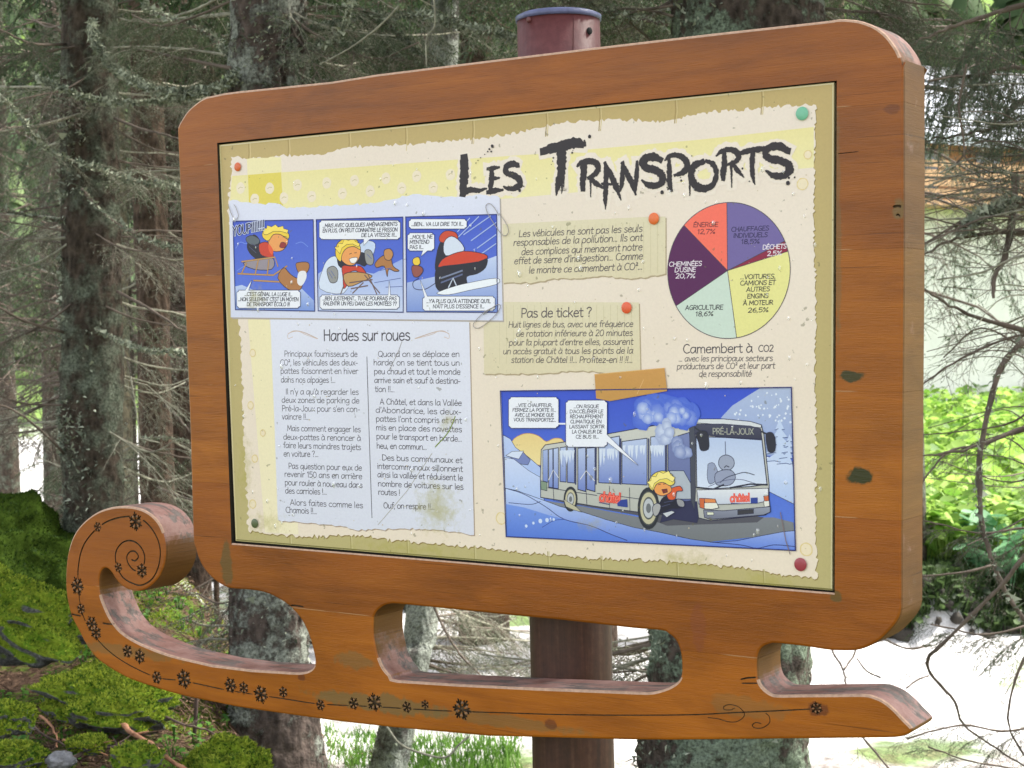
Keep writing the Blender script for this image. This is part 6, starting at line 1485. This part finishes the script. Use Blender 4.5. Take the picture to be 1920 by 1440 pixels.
# ---- meadow plants, grass and undergrowth
m_butter = mat_leaf('large_soft_leaves', (.11, .24, .03), (.40, .58, .13), .5, .6, 1.6); m_blue = mat_leaf('bluish_green_leaves', (.10, .26, .12), (.28, .50, .28), .35, .5, 2)
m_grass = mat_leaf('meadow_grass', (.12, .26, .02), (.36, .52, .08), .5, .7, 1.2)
def leafy(g, c, n, size, h, rs, m=0, cup=.25):
    for i in range(n):
        a = rs.uniform(0, 6.283); r = rs.uniform(.02, 1) * size * 1.4; p = c + np.array([math.cos(a) * r, math.sin(a) * r, h * rs.uniform(.35, 1)]); w = size * rs.uniform(.5, 1.0); k_ = 8; b = np.arange(k_) * 6.283 / k_; rr = w * .5 * (1 + .12 * np.cos(3 * b + i))
        nrm_ = nrm([rs.normal(0, .45), rs.normal(0, .45), 1]); X = nrm(np.cross(nrm_, [0, 1, .1])); Y = np.cross(nrm_, X); ringv = p + rr[:, None] * (np.cos(b)[:, None] * X + np.sin(b)[:, None] * Y * 1.1) + nrm_ * cup * w * .3
        g.add(np.vstack([ringv, [p]]), T=np.stack([np.arange(k_), (np.arange(k_) + 1) % k_, np.full(k_, k_)], -1), m=m)
        tube(g, np.array([[c[0] + (p[0] - c[0]) * .3, c[1] + (p[1] - c[1]) * .3, c[2]], p]), [.004, .003], 3, m, False)
rs = np.random.default_rng(31); g = Geo()
for i in range(3600):
    d = 14.9 + rs.random() ** 1.7 * 40; u = rs.uniform(2.6 + .03 * (d - 14), 2.6 + .38 * d); xy = to_xy(u, d); leafy(g, np.array([*xy, float(height(*xy))]), 4, rs.uniform(.06, .17) + .003 * d, .5, rs)
o = g.build('meadow_plants', [m_butter]); tag(o, 'lime green broad-leaved plants carpeting the sunny meadow on the right', 'undergrowth', kind='stuff')
for j, (px, d, s, lb) in enumerate(((1890, 14.7, .26, 'bluish-green broad-leaved plant on the dark bank at the right edge'), (1835, 14.8, .2, 'smaller bluish-green plant left of the one at the right edge'), (1770, 15.0, .2, 'leafy plant on the bank next to the sign corner'))):
    xy = to_xy((px - 960) / FPX * d, d); c = np.array([*xy, float(height(*xy))]); g = Geo(); leafy(g, np.zeros(3), 22, s, .55, np.random.default_rng(60 + j)); o = g.build('broad_leaved_plant', [m_blue if j < 2 else m_butter]); o.location = c; tag(o, lb, 'plant')
def blades(g, P, n_, ln, rs, w=.006, m=0):
    D = rs.normal(0, .35, (n_, 3)); D[:, 2] = 1; D /= np.linalg.norm(D, axis=1, keepdims=True); S = np.cross(D, rs.normal(0, 1, (n_, 3))); S /= np.linalg.norm(S, axis=1, keepdims=True); L = ln * rs.uniform(.5, 1.2, (n_, 1)); W = w
    g.add(np.stack([P - S * W, P + S * W, P + D * L], 1).reshape(-1, 3), T=np.arange(3 * n_).reshape(-1, 3), m=m)
g = Geo(); n_ = 60000; d = 15 + rs.random(n_) ** 1.6 * 45; u = rs.uniform(0, 1, n_) * (.36 * d) + 2.4 + .03 * (d - 14); P = CAMXY + u[:, None] * RGH + d[:, None] * FWH; P = np.column_stack([P, height(P[:, 0], P[:, 1])]); blades(g, P, n_, .35, rs, .012)
o = g.build('meadow_grass', [m_grass]); tag(o, 'long bright grass of the meadow', 'grass', kind='stuff')
# grass and seedlings under the sign, in the gap left of the post
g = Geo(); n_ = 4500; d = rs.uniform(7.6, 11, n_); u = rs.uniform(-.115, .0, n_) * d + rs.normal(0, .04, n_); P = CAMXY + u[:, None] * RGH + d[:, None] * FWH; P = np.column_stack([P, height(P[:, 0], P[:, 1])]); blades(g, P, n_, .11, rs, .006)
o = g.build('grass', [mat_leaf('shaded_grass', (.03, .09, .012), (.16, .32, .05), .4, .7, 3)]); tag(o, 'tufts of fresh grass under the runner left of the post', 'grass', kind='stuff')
def sprout(px, py, D, label, n=16, s=.05, h=.16, m=None, seed=1):
    P = at(px, py, D); P[2] = float(height(P[0], P[1])) if abs(P[2] - float(height(P[0], P[1]))) < .5 else P[2]; g = Geo(); leafy(g, np.zeros(3), n, s, h, np.random.default_rng(seed)); o = g.build('leafy_plant', [m or m_butter]); o.location = P; tag(o, label, 'plant')
sprout(640, 1420, 7.4, 'fresh green seedling right of the dark trunk foot', 26, .07, .26)
# bank stones, litter, little herbs on the left floor
g = Geo(); n_ = 5200
for i in range(260):
    d = rs.uniform(14.05, 14.75); u = rs.uniform(2.4, 6.2); xy = to_xy(u, d); V, T = ICO2; r = rs.uniform(.015, .09) ** 1; g.add(V * r * rs.uniform(.6, 1.3, (1, 3)) * (1 + rs.normal(0, .2, (len(V), 1))) + np.array([*xy, float(height(*xy)) + r * .2]), T=T)
gu = Geo()
for i in range(900):
    d = rs.uniform(14.1, 15.1); u = rs.uniform(2.5, 6.4); xy = to_xy(u, d); leafy(gu, np.array([*xy, float(height(*xy))]), 4, .08, .12, rs)
P = np.column_stack([rs.uniform(2.5, 6.4, 14000), rs.uniform(14.15, 15.2, 14000)]); Pw = CAMXY + P[:, :1] * RGH + P[:, 1:] * FWH; Pw = np.column_stack([Pw, height(Pw[:, 0], Pw[:, 1])]); blades(gu, Pw, 14000, .16, rs, .009)
ou = gu.build('bank_undergrowth', [mat_leaf('dark_bank_leaves', (.018, .035, .014), (.09, .15, .045), .3, .7, 1.5)]); tag(ou, 'dark tangled undergrowth on the bank at the foot of the meadow', 'undergrowth', kind='stuff')
o = g.build('bank_stones', [simple('dark_bank_stone', (.035, .03, .024), .95, .5, 12, .6)]); tag(o, 'dark stones and soil along the foot of the meadow bank', 'stones', kind='stuff')
g = Geo(); n_ = 30000; d = 5.2 + rs.random(n_) ** 1.5 * 5.3; u = rs.uniform(-.36, -.07, n_) * d; P = CAMXY + u[:, None] * RGH + d[:, None] * FWH; P = np.column_stack([P, height(P[:, 0], P[:, 1]) + rs.uniform(.0, .06, n_)])
A_ = rs.normal(0, .013, (n_, 3)) * [1, 1, .5]; B_ = rs.normal(0, .008, (n_, 3)) * [1, 1, .5]; g.add(np.stack([P, P + A_, P + B_], 1).reshape(-1, 3), T=np.arange(3 * n_).reshape(-1, 3))
for i in range(800):
    d1 = rs.uniform(5.3, 7.5); u1 = rs.uniform(-.33, -.1) * d1; a = rs.uniform(0, 6.28); L = rs.uniform(.04, .22); p = np.array([*to_xy(u1, d1), 0]); q = p + np.array([math.cos(a), math.sin(a), 0]) * L
    p[2] = height(p[0], p[1]) + rs.uniform(.01, .06); q[2] = height(q[0], q[1]) + .02 + rs.uniform(0, .06); tube(g, np.array([p, (p + q) / 2 + rs.normal(0, .008, 3), q]), [.0025, .002, .001], 3, 0, False)
o = g.build('leaf_litter', [mat_leaf('dry_litter', (.05, .028, .018), (.24, .15, .10), .1, .9, 14)]); tag(o, 'brown litter of needles, twigs and bark on the forest floor', 'litter', kind='stuff')
g = Geo()
for i in range(210):
    d1 = rs.uniform(5.5, 8.2); u1 = rs.uniform(-.33, -.13) * d1; xy = to_xy(u1, d1); leafy(g, np.array([*xy, float(height(*xy)) + .02]), 4, .028, .06, rs)
o = g.build('ground_herbs', [mat_leaf('small_herb_leaves', (.05, .16, .02), (.20, .42, .07), .4, .5, 8)]); tag(o, 'tiny green herbs growing through the moss at the lower left', 'herbs', kind='stuff')
g = Geo(); V, Q = None, None
me = ground.data; co = np.zeros(len(me.vertices) * 3, np.float32); me.vertices.foreach_get('co', co); co = co.reshape(-1, 3).astype(float); qv = np.array([p.vertices[:] for p in me.polygons]); c = co[qv].mean(1); dx = c[:, :2] - CAMXY; uu = dx @ RGH; dd_ = dx @ FWH
sel = (dd_ > 6.5) & (dd_ < 10.5) & (uu / dd_ < -.12) & (uu / dd_ > -.36); qs = qv[sel]; mval = np.array([noise.noise(Vector(x) * 2.4) for x in c[sel]]); qs = qs[mval > -.12]
T_ = np.vstack([qs[:, :3], qs[:, [0, 2, 3]]]); fuzz(g, co, T_, 42000, .013, rs, m=0); o = g.build('moss_carpet', [m_fuzz]); tag(o, 'bright moss carpet between the rocks at the lower left', 'moss', kind='stuff')

# ---- fallen sticks
m_stick = simple('orange_broken_stick', (.42, .20, .11), .85, .45, 18, .5); m_stick2 = simple('dark_fallen_twig', (.085, .055, .045), .9, .4, 18, .4)
def stick(P, r, label, m, lift=.11, seed=0):
    rs = np.random.default_rng(seed); W = np.array([ground_hit(x, y, lift) for x, y in P]); W[1:-1, 2] += .008; base = W[0].copy(); g = Geo(); Wp = smooth_pts(W, 5); Wp += rs.normal(0, r * .25, Wp.shape)
    tube(g, Wp - base, np.linspace(r, r * .45, len(Wp)) * rs.uniform(.8, 1.2, len(Wp)), 7, 0)
    for i in range(3):
        p, d = interp_path(Wp - base, rs.uniform(.3, .9)); e = p + nrm(d + rs.normal(0, .7, 3)) * rs.uniform(.04, .12); e[2] = p[2] + rs.uniform(0, .03); tube(g, np.array([p, (p + e) / 2 + rs.normal(0, .004, 3), e]), [r * .4, r * .3, r * .15], 5, 0)
    o = g.build('fallen_stick', [m]); o.location = base; tag(o, label, 'stick')
stick([(134,1341),(199,1359),(224,1362),(274,1393),(311,1422),(361,1452)], .014, 'thick orange-barked stick lying towards the bottom edge', m_stick, seed=1)
stick([(74,1342),(90,1357),(105,1382),(107,1402)], .006, 'short bent orange twig left of the flat mossy stone', m_stick, .10, 2)
stick([(119,1292),(107,1314),(108,1335)], .0045, 'thin pale twig curling up in front of the mossy hump', m_stick, .07, 3)
stick([(119,1389),(163,1404),(202,1415)], .006, 'orange twig lying below the flat mossy stone', m_stick, seed=4)
stick([(0,1328),(47,1353),(83,1382),(130,1400)], .007, 'dark twig running down from the left edge', m_stick2, seed=5)
stick([(120,1430),(165,1412),(215,1405),(240,1392)], .008, 'dark brown twig under the thick orange stick', m_stick2, seed=6)
stick([(300,1340),(340,1360),(395,1375),(420,1400)], .006, 'dark twig in the litter before the trunk foot', m_stick2, seed=7)
P = [at(369, 1290, 6.6), at(366, 1360, 6.6), at(361, 1412, 6.6)]; base = P[-1]; g = Geo(); tube(g, smooth_pts(np.array(P) - base, 4), .0085, 7); o = g.build('upright_stick', [m_stick2]); o.location = base; tag(o, 'dark upright stick standing in the litter below the runner', 'stick')
P = [(725,1362),(750,1395),(790,1412),(835,1420),(862,1395),(880,1380)]; W = np.array([at(x, y, 6.6) for x, y in P]); base = W[0].copy(); g = Geo(); tube(g, smooth_pts(W - base, 5), .0045, 6); o = g.build('hanging_twig', [m_twigp]); o.location = base; tag(o, 'pale curved twig hanging in the gap left of the post', 'twig')
